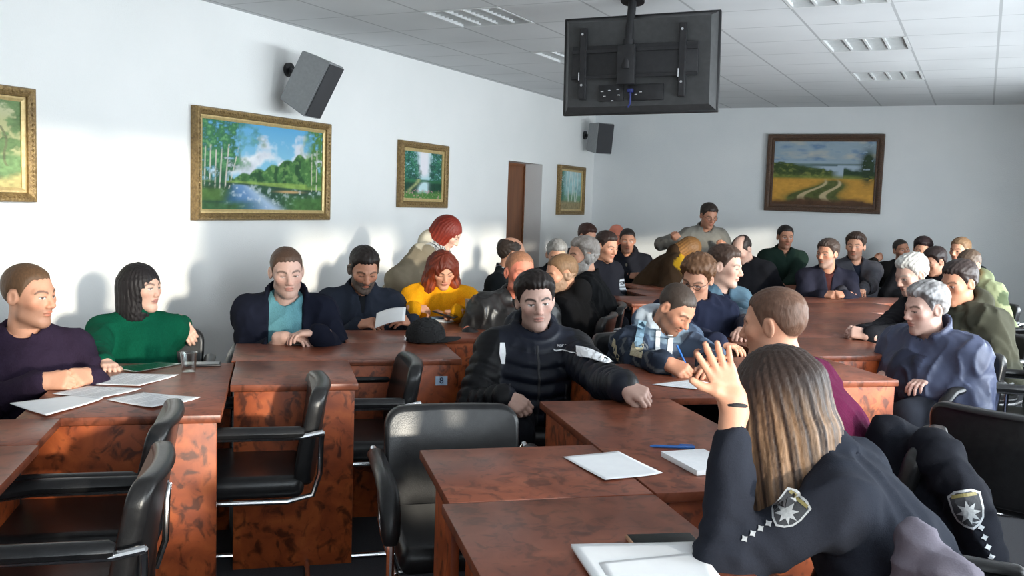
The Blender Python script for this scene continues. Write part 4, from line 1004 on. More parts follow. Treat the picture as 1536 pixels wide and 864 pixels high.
# transparent folder, cup, dark phone at left
sheet([(165,552),(235,543),(278,545),(205,560)], 'clear plastic folder lying behind the papers on the left table', name='plastic_folder', cat='folder', group=None, lines=False, m='clear')
c = at(283, 558, TT); b = MB(); b.lathe([(.0, .001), (.026, .001), (.028, .004), (.035, .080), (.037, .084), (.035, .085), (.0325, .078), (.026, .006), (.0, .005)]); tag(b.build('plastic_cup', M['clear'], None, c), 'clear empty plastic cup on the left table', 'cup')
def slab(name, px, w, d, h, head, label, cat, m, z=TT, parts=()):
    c = at(px[0], px[1], z); b = MB(); b.box((0, 0, h/2), (w, d, h), bev=min(h*.35, .004)); o = b.build(name, m, None, c, (0, 0, hd(head))); tag(o, label, cat)
    for nm, cc, sz, mm in parts: b = MB(); b.box(cc, sz); b.build(nm, mm, o)
    return o
slab('phone', (303, 548), .075, .16, .010, 75, 'dark phone beside the plastic cup on the left table', 'phone', M['rubber'], parts=(('screen', (0, 0, .0104), (.068, .146, .0008), M['screen']),))
slab('phone', (462, 517), .075, .155, .010, 80, 'dark phone under the folded hands of the man in teal', 'phone', M['rubber'], parts=(('screen', (0, 0, .0104), (.068, .142, .0008), M['screen']),))
M['tan_case'] = noise_mat('tan_phone_case', (.45,.25,.14), (.52,.3,.18), 40, .5)
slab('phone', (995, 816), .078, .158, .011, 80, 'black phone in a tan case above the paper stack', 'phone', M['tan_case'], parts=(('screen', (0, 0, .0114), (.071, .150, .0010), M['screen']),))
slab('notebook', (1050, 697), .15, .21, .016, -20, 'white notebook by the elbow of the long haired woman', 'notebook', M['paper'], parts=(('cover', (0, 0, .0165), (.149, .209, .0012), M['white_mark']),))
slab('notepad', (672, 481), .15, .20, .012, 35, 'white notepad in front of the woman in yellow', 'notepad', M['paper'], parts=(('cover', (0, 0, .0126), (.149, .199, .0012), M['white_mark']),))
slab('pencil_case', (662, 478), .055, .15, .014, 70, 'dark blue pencil case on the notepad', 'pencil case', mat('teal_case', (.01, .05, .10), .4), z=TT+.0135, parts=(('zip', (0, 0, .0145), (.004, .13, .001), M['chrome']),))
def pen(p0, p1, r, label, m):
    p0, p1 = np.array(p0), np.array(p1); b = MB(); v = p1-p0; b.tube([v*0, v*.08, v*.92], r, 10, rads=[r*.35, r, r]); o = b.build('pen', m, None, p0)
    b = MB(); b.tube([v*.62, v*1.0], r*1.12, 10); b.tube([v*.66 + UP*r*1.6, v*.95 + UP*r*1.6], r*.35, 6); b.build('cap', m, o); tag(o, label, 'pen', 'pens'); return o
pen(at(975, 669, TT+.006), at(1042, 671, TT+.006), .005, 'blue pen lying on the table between the lone sheet and maroon sweater', M['blue_plastic'])
slab('document_box', (709, 487), .08, .12, .15, -14, 'pale grey box at the right elbow of the woman in yellow', 'box', M['plastic_grey'], parts=(('lid', (0, 0, .152), (.082, .122, .005), M['plastic_grey']),))
# baseball cap
c = at(638, 513, TT); r = empty('baseball_cap', c, hd(80)); tag(r, 'black baseball cap lying on the number 8 table', 'cap')
M['cap_cloth'] = noise_mat('black_cap_cloth', (.009,.009,.010), (.016,.016,.017), 200, .9, .3, 300)
def capfn(P): 
    d = ell(P, (0, 0, .035), (.090, .105, .095)); d = np.abs(d + .003*np.abs(np.sin(np.arctan2(P[:, 0], P[:, 1])*3))) - .003; return np.maximum(d, .003 - P[:, 2])
p_, f_ = sdf_mesh(capfn, (-.13, -.13, -.02), (.13, .13, .16), .0055); link('crown', np_mesh('crown', p_, f_, None, (M['cap_cloth'],)), r)
def brim(P):
    d = np.abs(P[:, 2] - .018 + 2.2*P[:, 0]**2) - .0035; e = ell(P*np.array((1, 1, 0), f32), (0, .085, 0), (.082, .105, 1)); return np.maximum(np.maximum(d, e), -ell(P*np.array((1, 1, 0), f32), (0, 0, 0), (.086, .10, 1)))
p_, f_ = sdf_mesh(brim, (-.11, .02, -.03), (.11, .21, .06), .0045); link('brim', np_mesh('brim', p_ + np.array((0, 0, .008)), f_, None, (M['cap_cloth'],)), r)
b = MB(); b.lathe([(.0, .006), (.008, .005), (.010, 0)], (0, 0, .127), 14); b.build('top_button', M['cap_cloth'], r)
b = MB(); b.box((0, -.108, .022), (.05, .006, .018)); b.box((.012, -.112, .022), (.016, .004, .022)); o = b.build('buckle_strap', M['chrome'], r)
# ------------------------------------------------------------------ who sits where
def tb(x, y, dz=.032): return at(x, y, TT + dz)
def clasp(C, byaw, pose='curl', gap=.022, rise=0., cr=1.0):
    f = hvec(byaw); r = np.array([f[1], -f[0], 0]); C = np.asarray(C, float) + UP*rise
    return (C + r*gap + f*.004, nrm(f*.55 - r*.75*cr + UP*.10), nrm(UP*.55 + r*.6 + f*.45), pose), (C - r*gap - f*.004 + UP*.004, nrm(f*.60 + r*.70*cr + UP*.10), nrm(UP*.6 - r*.55 + f*.4), pose)
def flat(C, head, up=None, pose='relaxed', pitch=0.): return (np.asarray(C, float), nrm(hvec(head)*math.cos(R(pitch)) - UP*math.sin(R(pitch))), UP if up is None else np.asarray(up, float), pose)
DK = (.012, .010, .010)
def H(kind='short', col=(32,24,20), **k):
    d = dict(kind=kind, col=lin(col)); d.update(k); d.setdefault('scalp', (*lin(col), .85)); return d
def G(col, **k): d = dict(col=lin(col)); d.update(k); return d
BLK, NVY = (15,15,17), (22,25,36)
# --- along the left wall
a, b_ = clasp(tb(106, 569, .035), 140)
person('L1', 'heavy man in dark purple sweater seated at the left edge with clasped hands', pt(44, 443, 3.86), 103, 148, hp=4, lean=10, fat=.055, sw=1.14, sc=1.06, skin='warm', jaw=1.12, R_=a, L_=b_,
       hair=H(col=(96,70,48), t=.003, top=.004, nz=.001, scalp=(*lin((92,66,46)), .9)), stub=.5, scol=lin((110,84,70)), garment=G((44,34,50), name='sweater', mat='knit', t=.016, collar='crew', neck=.068, fold=.005), legs=lin((30,32,40)), res=1.0)
f = hvec(150)
person('L2', 'woman with black bob in dark green turtleneck, arm over the chair back', pt(212, 431, 4.62), 110, 152, hp=2, lean=4, fat=.012, sw=.94, sc=.98, fem=1, skin='pale', nose=.85, jaw=.9,
       R_=flat(tb(165, 549, .02), 140, pose='relaxed'), L_=(pt(286, 503, 4.78), nrm(hvec(90)*.55 - UP*.65 + hvec(180)*.35), nrm(hvec(180)*.6 + UP*.4), 'hold'), poleL=(pt(262, 516, 4.92),),
       hair=H('bob', (28,24,26), len=.165, open=-.010, scalp=None), brow=(*lin((50,38,34)), .8), lips=lin((165,95,90)), garment=G((8,74,54), name='turtleneck', mat='knit', t=.014, collar='turtle', fold=.005), legs=lin((25,25,30)))
person('L3', 'broad man in navy jacket over teal sweater with folded hands on a phone', pt(430, 408, 5.02), 158, 168, hp=12, hr=3, lean=14, fat=.045, sw=1.1, sc=1.07, skin='grey', jaw=1.08,
       R_=flat(tb(450, 508, .035), 100, pose='relaxed'), L_=flat(tb(452, 500, .066), -105, pose='relaxed'), poleR=-UP*.9 + hvec(-90)*.45, poleL=-UP*.9 + hvec(90)*.45,
       hair=H(col=(78,58,46), t=.003, top=.005, nz=.001, scalp=(*lin((84,62,50)), .85)), stub=.3, scol=lin((120,98,90)), lid=.8,
       garment=G((20,23,36), t=.034, open=(.10, .085, .085, .10), collar='stand', gap=.25, ch=.075, neck=.075, fold=.006), inner=G((92,140,150), name='sweater', mat='knit', t=.012, collar='crew', arms=False), legs=lin(NVY))
person('L4', 'bearded man in dark jacket looking down at a printed sheet', pt(546, 404, 5.75), 158, 165, hp=26, lean=10, fat=.02, sw=1.1, sc=1.07, skin='tan',
       R_=flat(pt(556, 484, 5.48), 120, nrm(UP*.5 + hvec(-100)*.7), 'hold', -15), L_=flat(pt(601, 479, 5.44), -140, nrm(UP*.5 + hvec(100)*.7), 'hold', -15),
       hair=H(col=(34,27,24), t=.007, top=.010), stub=.55, scol=lin((70,54,46)), beard=dict(col=lin((66,54,48)), t=.004, grey=lin((110,96,88))), lid=.85,
       garment=G((38,43,54), t=.022, collar='shirt', gap=.75, open=(0, 0, .02, .035), fold=.007), inner=G((26,28,32), name='shirt', t=.010, arms=False), legs=lin(NVY))
person('L5', 'woman with long red hair in mustard yellow sweater tapping her phone', pt(664, 404, 6.15), 160, 172, hp=30, hr=4, lean=12, fat=.02, sw=1.0, sc=.98, fem=1, skin='warm', nose=.9, jaw=.9,
       R_=flat(pt(640, 464, 5.85), 70, nrm(UP*.7 + hvec(180)*.5), 'hold', 5), L_=flat(pt(670, 468, 5.82), -60, nrm(UP*.8 + hvec(100)*.3), 'curl', 5),
       hair=H('long', (92,34,18), len=.36, wave=.003, flare=.15, fall=.06, hi=lin((150,66,34)), part=-.005, scalp=None, hollow=False), lips=lin((170,90,84)), lid=.9,
       garment=G((222,152,22), name='sweater', mat='knit', t=.024, collar='crew', fold=.008), legs=lin((30,30,45)))
person('L6', 'red haired woman in olive hooded coat bending beside the left wall', pt(672, 349, 7.0), 98, 100, hp=38, lean=30, fat=.02, sw=1.0, sc=1.0, fem=1, skin='pale', standing=True, pelz=.74,
       R_=flat(pt(655, 440, 6.8), 100, pose='relaxed', pitch=50), L_=flat(pt(672, 440, 7.1), 100, pose='relaxed', pitch=50),
       hair=H('bob', (112,34,22), len=.10, hi=lin((150,52,32)), scalp=None), garment=G((132,122,104), name='coat', t=.045, hood=True, fold=.007, hemz=.5,
       colf=lambda g, p, l, c: np.where(((np.abs(l[:, 0]) < .2) & (l[:, 2] > -.10) & (l[:, 1] > -.03))[:, None], np.where((np.sin(l[:, 0]*190)*np.sin(l[:, 2]*230 + np.sin(l[:, 0]*60)) > .05)[:, None], lin((40,42,46)), lin((196,196,192))), np.where(((l[:, 2] > -.02) & (l[:, 1] <= -.03))[:, None], lin((205,196,176)), c))), legs=lin((40,38,40)), res=1.2)
person('L7', 'balding man in dark suit and white collar turned towards the door', pt(768, 381, 7.2), 78, 105, hp=8, lean=6, sc=1.05, fat=.02, skin='warm', hair=H('ring', (52,42,36), t=.006, scalp=(*lin((150,110,88)), .0)),
       garment=G((30,33,36), name='suit_jacket', t=.028, open=(.02, .02, .045, .06), collar='shirt', gap=.5, fold=.005), inner=G((205,212,222), name='shirt', t=.012, arms=False, collar='shirt', gap=.9), res=1.3)
# --- in the middle
person('M1', 'ruddy man with cropped hair in black leather jacket leaning behind the frowning man', pt(780, 409, 5.70), 158, 158, hp=4, lean=4, side=-4, sc=1.07, fat=.03, sw=1.12, skin='red', jaw=1.1,
       R_=(pt(716, 524, 5.45), nrm(-UP*.8 + hvec(110)*.5), nrm(hvec(-110) + UP*.2), 'relaxed'), hair=H(col=(150,104,78), t=.002, top=.003, nz=.001, scalp=(*lin((160,108,84)), .6)), stub=.2, scol=lin((150,100,84)), brow=(*lin((130,84,60)), .6), lid=.6,
       garment=G((26,25,26), name='leather_jacket', mat='leather_coat', t=.032, open=(.03, .03, .05, .06), collar='stand', gap=.5, fold=.009), inner=G((20,19,20), name='shirt', t=.012, arms=False, collar='crew'), res=1.1)
person('M2', 'frowning dark haired man in navy padded jacket staring at the camera', pt(803, 452, 4.42), 172, 170, hp=6, hr=5, lean=2, side=0, sc=1.07, fat=.015, sw=1.05, skin='grey', jaw=1.0, nose=1.05,
       R_=(pt(783, 610, 4.02), nrm(hvec(140)*.7 + hvec(90)*.5 - UP*.45), nrm(UP*.6 + hvec(-160)*.6), 'curl'), L_=(tb(964, 592, .045), nrm(hvec(150)*.6 + hvec(90)*.5 - UP*.25), nrm(UP*.75 + hvec(180)*.5), 'curl'), poleL=-UP*.7 + hvec(90)*.4 + hvec(0)*.5,
       hair=H(col=(30,22,19), t=.011, top=.014, hl=-.004, nz=.003), stub=.28, scol=lin((96,80,76)), brow=(*lin((34,24,20)), .95), lid=.28,
       garment=G((21,25,37), name='padded_jacket', mat='nylon', t=.036, rip=.015, per=.068, h=.0075, collar='hood', fold=.003, neck=.068, cut=.02,
       colf=lambda g, p, l, c: np.where((np.abs(l[:, 0]) > .180)[:, None], lin((13,14,18)), c)), legs=lin((24,25,30)), res=.78)
person('M3', 'stubbled man with short brown hair turned away to the left in a black parka', pt(842, 411, 6.20), -108, -74, hp=14, lean=10, sc=1.07, fat=.04, sw=1.12, skin='warm', hair=H(col=(120,92,66), t=.003, top=.004, nz=.001, scalp=(*lin((124,94,68)), .85)), stub=.35, scol=lin((130,98,80)), beard=dict(col=lin((150,118,96)), t=.003, grey=lin((170,140,118))),
       garment=G(BLK, t=.04, collar='hood', fold=.008, neck=.068), res=1.1)
person('M4', 'grey bearded man in black coat facing left behind the brown haired parka', pt(874, 384, 6.85), -110, -84, hp=6, lean=5, sc=1.1, fat=.06, sw=1.2, skin='warm', hair=H(col=(118,108,100), t=.010, top=.010, grey=lin((160,152,146))), beard=dict(col=lin((150,142,136)), t=.010, grey=lin((176,170,164))),
       garment=G((22,23,25), name='coat', t=.04, collar='stand', gap=.9, ch=.05, fold=.008, hemz=.42), res=1.1)
person('M5', 'grey haired man half hidden between the suit and the grey beard', pt(835, 383, 7.9), 175, 175, hp=22, lean=8, sc=1.03, skin='warm', hair=H(col=(112,108,104), t=.009, top=.008, grey=lin((150,148,145))), garment=G((26,26,29), t=.03, collar='stand', gap=.8), res=1.5)
# --- back left corner
person('B1', 'dark haired man at the back corner seen only from the brow up', pt(881, 355, 9.9), 140, 150, hp=18, lean=8, sc=1.04, skin='warm', hair=H(col=(58,34,28), t=.010, top=.012), garment=G((36,34,36), t=.025, collar='crew'), res=1.8)
person('B2', 'man in black jacket with white sleeve stripes glancing down to the right', pt(910, 370, 8.3), 138, 135, hp=14, lean=8, sc=1.05, fat=.01, skin='warm', hair=H(col=(46,32,28), t=.008, top=.010), stub=.3, scol=lin((100,74,62)), lid=.7,
       garment=G((24,25,32), t=.03, collar='crew', colf=lambda g, p, l, c: np.where(((l[:, 0] < -.16) & (np.abs(((l[:, 2] + .12)*38) % 1 - .5) < .22) & (l[:, 2] < -.12) & (l[:, 2] > -.24) & (l[:, 1] > -.02))[:, None], lin((200,205,210)), c)), inner=G((110,105,95), name='shirt', t=.014, arms=False, collar='crew'), res=1.5)
a, b_ = clasp(tb(955, 414, .03), 185)
person('B3', 'man with close cropped hair in dark jacket with hands folded near the back corner', pt(941, 361, 10.3), 182, 184, hp=8, lean=10, sc=1.08, sw=1.15, fat=.02, skin='tan', R_=a, L_=b_, hair=H(col=(44,36,34), t=.004, top=.004, nz=.001), stub=.3, scol=lin((90,70,60)), garment=G((30,31,38), t=.035, collar='hood', open=(0, 0, .03, .045)), inner=G((120,116,104), name='shirt', t=.012, arms=False), res=1.7)
person('B3b', 'bald man hidden behind the two dark jackets near the back corner', pt(925, 353, 10.9), 150, 160, hp=20, lean=5, sc=1.04, skin='red', hair=dict(kind=None), garment=G((40,38,40), t=.02, collar='crew'), res=1.9)
person('B4', 'man in grey button shirt standing bent forward at the back wall', pt(1063, 324, 10.3), 165, 172, hp=20, lean=14, sc=1.06, fat=.04, sw=1.1, skin='tan', standing=True, pelz=.86,
       R_=(pt(1013, 352, 10.15), nrm(hvec(-90)*.6 + UP*.7), nrm(hvec(180)), 'curl'), L_=(pt(1081, 367, 10.1), nrm(hvec(-110)*.7 + UP*.3), hvec(180), 'curl'), poleR=-UP*.3 + hvec(-90)*.9,
       hair=H(col=(48,38,33), t=.008, top=.012), stub=.2, scol=lin((110,84,72)), lid=.9, garment=G((118,116,110), name='shirt', t=.022, collar='shirt', gap=.8, fold=.007), res=1.6)
person('B5', 'person in brown coat and yellow scarf bending low at the back table', pt(1035, 375, 9.3), 95, 98, hp=58, lean=42, sc=1.0, fem=1, skin='warm', fat=.02, hair=H('bob', (112,78,42), len=.13, hi=lin((160,112,60)), scalp=None),
       garment=G((58,42,28), name='coat', t=.05, collar='hood', fold=.008, colf=lambda g, p, l, c: np.where(((l[:, 2] > -.06) & (l[:, 1] > -.02))[:, None], lin((178,136,30)), c)), res=1.7)
person('B6', 'bald man in black bowing his head at the back, right of the grey shirt', pt(1113, 374, 9.3), -128, -150, hp=40, lean=18, sc=1.07, fat=.05, sw=1.12, skin='grey', hair=H('ring', (48,40,38), t=.006, scalp=(*lin((120,90,80)), .0)), garment=G((20,21,26), t=.035, collar='crew'), res=1.7)
a, b_ = clasp(pt(1168, 429, 9.75), 180)
person('B7', 'man in dark green jacket sitting upright against the back wall', pt(1178, 356, 10.3), 178, 178, hp=5, lean=6, sc=1.04, sw=1.15, skin='tan', R_=a, L_=b_, hair=H(col=(36,30,28), t=.006, top=.008), stub=.35, scol=lin((84,66,58)), garment=G((26,42,36), t=.03, collar='stand', gap=.8, open=(0, 0, .01, .02)), inner=G((70,66,52), name='shirt', t=.012, arms=False, collar='crew'), res=1.6)
a, b_ = clasp(tb(1252, 442, .035), 190, 'fist')
person('B8', 'grey stubbled man in dark jacket with folded hands gazing left at the back table', pt(1241, 381, 8.85), -128, 188, hp=4, lean=14, sc=1.08, sw=1.15, fat=.02, skin='tan', R_=a, L_=b_, hair=H(col=(66,54,48), t=.011, top=.012), stub=.6, scol=lin((130,118,112)), garment=G((34,34,46), t=.028, collar='stand', gap=.5, open=(.01, .01, .03, .045)), inner=G((70,36,34), name='shirt', t=.012, arms=False, collar='crew'), res=1.4)
person('B9', 'bearded man in quilted dark grey jacket with sunlit face at the back table', pt(1283, 370, 9.5), -150, 180, hp=2, lean=6, sc=1.09, sw=1.15, fat=.03, skin='warm', R_=flat(tb(1275, 440, .03), 150), L_=flat(tb(1292, 437, .03), -160), hair=H(col=(62,46,38), t=.012, top=.014), stub=.7, scol=lin((118,86,70)), garment=G((52,52,58), mat='nylon', t=.034, rip=.006, per=.055, collar='stand', gap=.6, open=(.01, .01, .04, .055)), inner=G((24,28,40), name='shirt', t=.012, arms=False, collar='crew'), res=1.4)
# --- back right
person('B10', 'man in black with his arm raised behind his head against the back wall', pt(1352, 375, 10.9), 175, 178, hp=0, hr=12, lean=-2, sc=1.03, skin='tan', R_=(pt(1321, 385, 10.8), nrm(hvec(90)*.6 + UP*.5), nrm(hvec(180)), 'curl'), poleR=hvec(-90)*1.0 + UP*.1, hair=H(col=(52,46,42), t=.003, top=.003, nz=.001), stub=.3, scol=lin((96,76,66)), garment=G((30,28,28), t=.025, collar='crew'), res=1.7)
person('B11', 'dark haired person leaning at the back between black clad men', pt(1383, 375, 9.8), 205, 190, hp=15, hr=-8, lean=8, sc=1.0, skin='warm', hair=H(col=(44,32,34), t=.016, top=.014), garment=G((28,28,32), t=.03, collar='stand'), res=1.8)
person('B12', 'brown haired person turned left in front of the back right group', pt(1402, 393, 8.75), -105, -120, hp=22, lean=10, sc=1.02, skin='warm', hair=H(col=(48,36,34), t=.014, top=.012), garment=G((30,30,36), t=.032, collar='hood'), res=1.6)
person('B13', 'fair haired man turned left at the far right back', pt(1440, 376, 9.5), -120, -125, hp=6, lean=6, sc=1.05, skin='warm', hair=H(col=(132,104,78), t=.008, top=.008), garment=G((30,31,34), t=.03, collar='stand'), res=1.6)
person('B14', 'man in light olive camouflage jacket bowing his head at the far right', pt(1453, 398, 7.9), -118, -112, hp=20, lean=12, sc=1.05, sw=1.15, fat=.03, skin='warm', hair=H(col=(82,66,54), t=.005, top=.006), garment=G((128,134,104), t=.045, collar='hood', fold=.008, colf=lambda g, p, l, c: np.where((snoise(l, 17, 3.) > .25)[:, None], lin((74,84,62)), c)), res=1.4)
# --- right hand row
a, b_ = clasp(tb(1276, 498, .04), -86, 'curl', gap=.036, cr=.30)
person('R1', 'white haired man in black reaching clasped hands over the table', pt(1367, 412, 6.40), -108, -92, hp=22, lean=30, sc=1.09, fat=.03, sw=1.1, skin='grey', R_=a, L_=b_, hair=H(col=(190,188,184), t=.012, top=.010, nz=.004), brow=(*lin((150,145,140)), .6), garment=G((26,26,30), t=.026, collar='shirt', gap=.8, cut=.02), res=1.1)
person('R2', 'grey haired man in puffy navy winter coat smiling to the left', pt(1388, 463, 4.95), -104, -118, hp=10, lean=16, sc=1.09, fat=.065, sw=1.22, skin='grey', jaw=1.08,
       hair=H(col=(70,66,66), t=.012, top=.012, nz=.004, grey=lin((168,166,166)), gm=.05), stub=.2, scol=lin((140,120,112)), lid=.7, garment=G((62,68,90), name='winter_coat', mat='nylon', t=.055, rip=.004, per=.13, collar='stand', ch=.095, gap=.7, fold=.010, h=.009, neck=.075, hemz=.40,
       colf=lambda g, p, l, c: np.where(((l[:, 1] > .16) & (np.abs(l[:, 0]) < .09))[:, None], lin((34,38,56)), c)), res=1.0)
person('R3', 'dark haired man in olive green hooded jacket at the right, blurred head turned left', pt(1438, 425, 5.8), -112, -108, hp=14, lean=14, sc=1.1, fat=.04, sw=1.15, skin='tan', hair=H(col=(50,40,38), t=.010, top=.010), garment=G((66,66,56), t=.045, collar='hood', fold=.010, hemz=.42), res=1.2)
# --- beyond the raised hand
pp = tb(1024, 556, .03)
person('M8', 'man in blue hooded jacket bending over to write on a sheet', pt(1014, 463, 4.95), 138, 152, hp=38, hr=-4, lean=20, sc=1.07, fat=.05, sw=1.18, skin='tan', jaw=1.08,
       R_=(pp, nrm(hvec(110)*.8 + hvec(180)*.4 - UP*.25), nrm(UP*.7 + hvec(-130)*.6), 'pen'), L_=(tb(1063, 557, .03), nrm(hvec(-160)*.9 - UP*.15), nrm(UP*.9 + hvec(90)*.35), 'relaxed'), poleL=-UP*.5 + hvec(90)*.8,
       hair=H(col=(58,48,42), t=.002, top=.003, nz=.0008, scalp=(*lin((66,54,46)), .85)), stub=.65, scol=lin((70,52,44)), lid=.95,
       garment=G((74,88,108), name='hooded_jacket', t=.030, h=.0075, collar='hood', fold=.009, open=(0, 0, .04, .06), cut=.03,
       colf=lambda g, p, l, c: np.where(((l[:, 2] > -.005) & (l[:, 0]**2 + l[:, 1]**2 < .022))[:, None], np.where((l[:, 2] > .045)[:, None], lin((176,186,196)), lin((112,130,146))),
           np.where(((l[:, 0] > .150) & (l[:, 2] > -.30))[:, None], np.where((np.sin(l[:, 2]*80 + 20*l[:, 0]) > .75)[:, None], lin((92,96,100)), lin((44,52,66))), c))),
       inner=G((88,98,116), name='hooded_sweater', t=.014, arms=False, collar='crew'), res=.95)
person('M6', 'curly brown haired man with glasses in navy jacket looking down', pt(1046, 418, 5.65), -148, 165, hp=26, hr=-8, lean=8, sc=1.06, sw=1.05, skin='warm', R_=flat(tb(1100, 520, .03), 120), hair=H('curly', (104,72,48), t=.016, top=.016, nz=.004, nf=120, hi=lin((140,102,70))), garment=G((34,38,56), t=.034, collar='stand', gap=.85, fold=.008), res=1.1)
person('M7', 'young man in slate blue padded vest looking to the right', pt(1088, 400, 6.15), 122, 148, hp=8, lean=4, sc=1.08, sw=1.12, fat=.02, skin='pale', L_=(tb(1112, 498, .05), nrm(hvec(-150)*.8 - UP*.2), nrm(UP*.9), 'relaxed'), hair=H(col=(70,52,42), t=.005, top=.016, nz=.003, scalp=(*lin((70,52,44)), .8)), brow=(*lin((84,60,46)), .7), lid=.9,
       garment=G((74,100,116), name='padded_vest', mat='nylon', t=.034, rip=.004, per=.06, collar='stand', gap=.7, open=(0, 0, .03, .05), colf=lambda g, p, l, c: np.where((l[:, 0] > .15)[:, None], lin((28,32,46)), c)), inner=G((24,30,48), name='shirt', t=.014, arms=False, collar='crew'), res=1.1)
# --- nearest on the right
person('R4', 'cropped man in maroon sweater seen from behind', pt(1160, 488, 3.32), -58, -58, hp=8, lean=33, sc=1.07, fat=.01, sw=1.12, skin='warm', jaw=1.0, L_=flat(pt(1155, 610, 2.78), -50),
       hair=H(col=(92,66,52), t=.003, top=.008, nz=.0015, scalp=(*lin((100,72,58)), .85)), stub=.25, scol=lin((130,96,84)), garment=G((78,24,52), name='sweater', mat='knit', t=.020, collar='crew', fold=.006, wrk=.006), legs=lin((20,21,28)), res=1.0)
wr = pt(1098, 604, 2.06); NSH[0] = hvec(105)*.060
person('R5', 'long haired woman in dark police uniform with raised hand, seen from behind', pt(1163, 594, 2.22), -40, -66, hp=14, lean=38, side=0, sc=.99, fem=1, skin='warm', sw=1.0, fat=.008,
       L_=(wr + UP*.075 - c2w(.03, 0), nrm(UP*.88 + hvec(-90)*.42 + hvec(180)*.1), nrm(hvec(0) - hvec(90)*.1), 'open'), R_=flat(pt(1150, 720, 2.5), -60), poleL=(pt(1088, 842, 1.98),), bare='L',
       hair=H('long', (58,44,38), len=.345, hi=lin((148,116,88)), flare=.135, fall=-.03, hollow=False, scalp=None, h=.0046), garment=G((38,41,50), name='uniform_shirt', t=.016, collar='shirt', gap=.9, fold=.006, cut=.095, wrk=.006), legs=lin((20,21,26)), res=.9)

NSH[0] = np.zeros(3)
# ------------------------------------------------------------------ details worn and held
def star_badge(key, which, center, normal, up, sc=1.0, pips=None, nm='shoulder_patch'):
    n = nrm(normal); u = nrm(np.asarray(up) - n*np.dot(up, n)); r = np.cross(u, n)
    sh = [(x*sc, y*sc) for x, y in shield_pts(.036, .046)]; s2 = [(x*.88, y*.88) for x, y in sh]
    o = onto(key, which, nm, [(sh, 0), (s2, 1), (star_pts(8, .027*sc, .013*sc, 0, -.006*sc), 2), ([(-.028*sc, .030*sc), (.028*sc, .030*sc), (.026*sc, .038*sc), (-.026*sc, .038*sc)], 3)], center, r, u, n, (M['silver'], M['badge_dark'], M['silver'], M['badge_gold']))
    return o
pb = pt(1185, 766, 1.90); nb = nrm(CAM - pb + c2w(.15, 0)); ax5 = nrm(pt(1120, 850, 1.97) - pt(1255, 690, 1.97))
star_badge('R5', 'outer', pb, nb, -ax5, .92)
pb2 = pt(1134, 796, 1.97); ln5 = nrm(pt(1160, 780, 1.97) - pt(1108, 812, 1.97))
onto('R5', 'outer', 'rank_pips', [(star_pts(4, .008, .0045, -.030 + .020*i, 0), 0) for i in range(4)], pb2, ln5, np.cross(nb, ln5), nb, (M['silver'],))
g = PEOPLE['M2']['fig']; cc = g.N + g.X*-.105 - g.Z*.045 + g.Y*.2
sw_ = [(-.040, .002), (-.034, -.008), (-.022, -.011), (.0, -.006), (.044, .010), (.004, .001), (-.014, -.003), (-.026, -.004), (-.033, .001)]
rr = -g.X*-1
onto('M2', 'outer', 'chest_mark', [([(x, y) for x, y in sw_], 0)], cc, g.X*-1, g.Z, g.Y, (M['white_mark'],))
def txt_on(key, which, body, size, center, right, up, normal, m, name):
    cu = bpy.data.curves.new(name, 'FONT'); cu.body = body; cu.size = size; cu.align_x = 'CENTER'; cu.align_y = 'CENTER'; cu.extrude = .0006; cu.shear = .25
    d = PEOPLE[key]; obj, p_, f_ = d['made'][which]; bv = BVHTree.FromPolygons([tuple(v) for v in p_], [tuple(int(i) for i in q) for q in f_])
    n = Vector(nrm(normal)); h = bv.ray_cast(Vector(center) + n*.25, -n, .6); p = h[0] if h[0] is not None else Vector(center)
    rot = Matrix([[float(q) for q in row] for row in np.stack([nrm(right), nrm(up), nrm(normal)], 1)])
    return link(name, text_mesh(cu, m), obj, p + n*.004 - Vector([float(q) for q in d['O']]), rot.to_euler())
txt_on('M2', 'outer', 'NIKE', .020, cc + g.Z*.014, g.X*-1, g.Z, g.Y, M['white_mark'], 'chest_lettering')
def strip(key, which, name, pts, w, m, normal, off=.003):
    """a narrow band laid along a garment: drawstring, zip, strap"""
    d = PEOPLE[key]; obj, p_, f_ = d['made'][which]; bv = BVHTree.FromPolygons([tuple(v) for v in p_], [tuple(int(i) for i in q) for q in f_])
    n = Vector(nrm(normal)); P = []
    for i in range(len(pts)-1):
        for t in np.linspace(0, 1, 8, endpoint=(i == len(pts)-2)): P.append(np.array(pts[i])*(1-t) + np.array(pts[i+1])*t)
    Q = []
    for p in P:
        h = bv.ray_cast(Vector(p) + n*.22, -n, .5); q = (h[0] if h[0] is not None else Vector(p)) + n*off; Q.append(q - Vector([float(v) for v in d['O']]))
    b = MB(); b.tube(Q, w, 8, flat=.45); return b.build(name, m, obj)
M['dark_strap'] = noise_mat('zip_tape', (.012,.013,.018), (.025,.026,.03), 200, .6)
strip('M2', 'outer', 'zip', [g.N - g.Z*t + g.Y*.18 + g.X*.01 for t in (.03, .16, .30, .44)], .006, M['dark_strap'], g.Y)
def pxpatch(key, which, name, outline, depth, m, off=.005):
    c = np.mean(outline, 0); C = pt(c[0], c[1], depth); n = nrm(CAM - C); r = nrm(np.cross(UP, n)); u = np.cross(n, r)
    pl = [(float(np.dot(pt(x, y, depth) - C, r)), float(np.dot(pt(x, y, depth) - C, u))) for x, y in outline]
    return onto(key, which, name, [(pl, 0)], C, r, u, n, (m,), off=off, thick=.004)
pxpatch('M2', 'outer', 'sleeve_stripe', [(864,519), (880,522), (897,529), (920,542), (906,544), (884,537), (866,534)], 4.25, M['white_mark'], .013)
pxpatch('M2', 'outer', 'sleeve_stripe', [(750,514), (757,514), (759,530), (757,546), (752,546), (749,530)], 4.25, M['white_mark'])
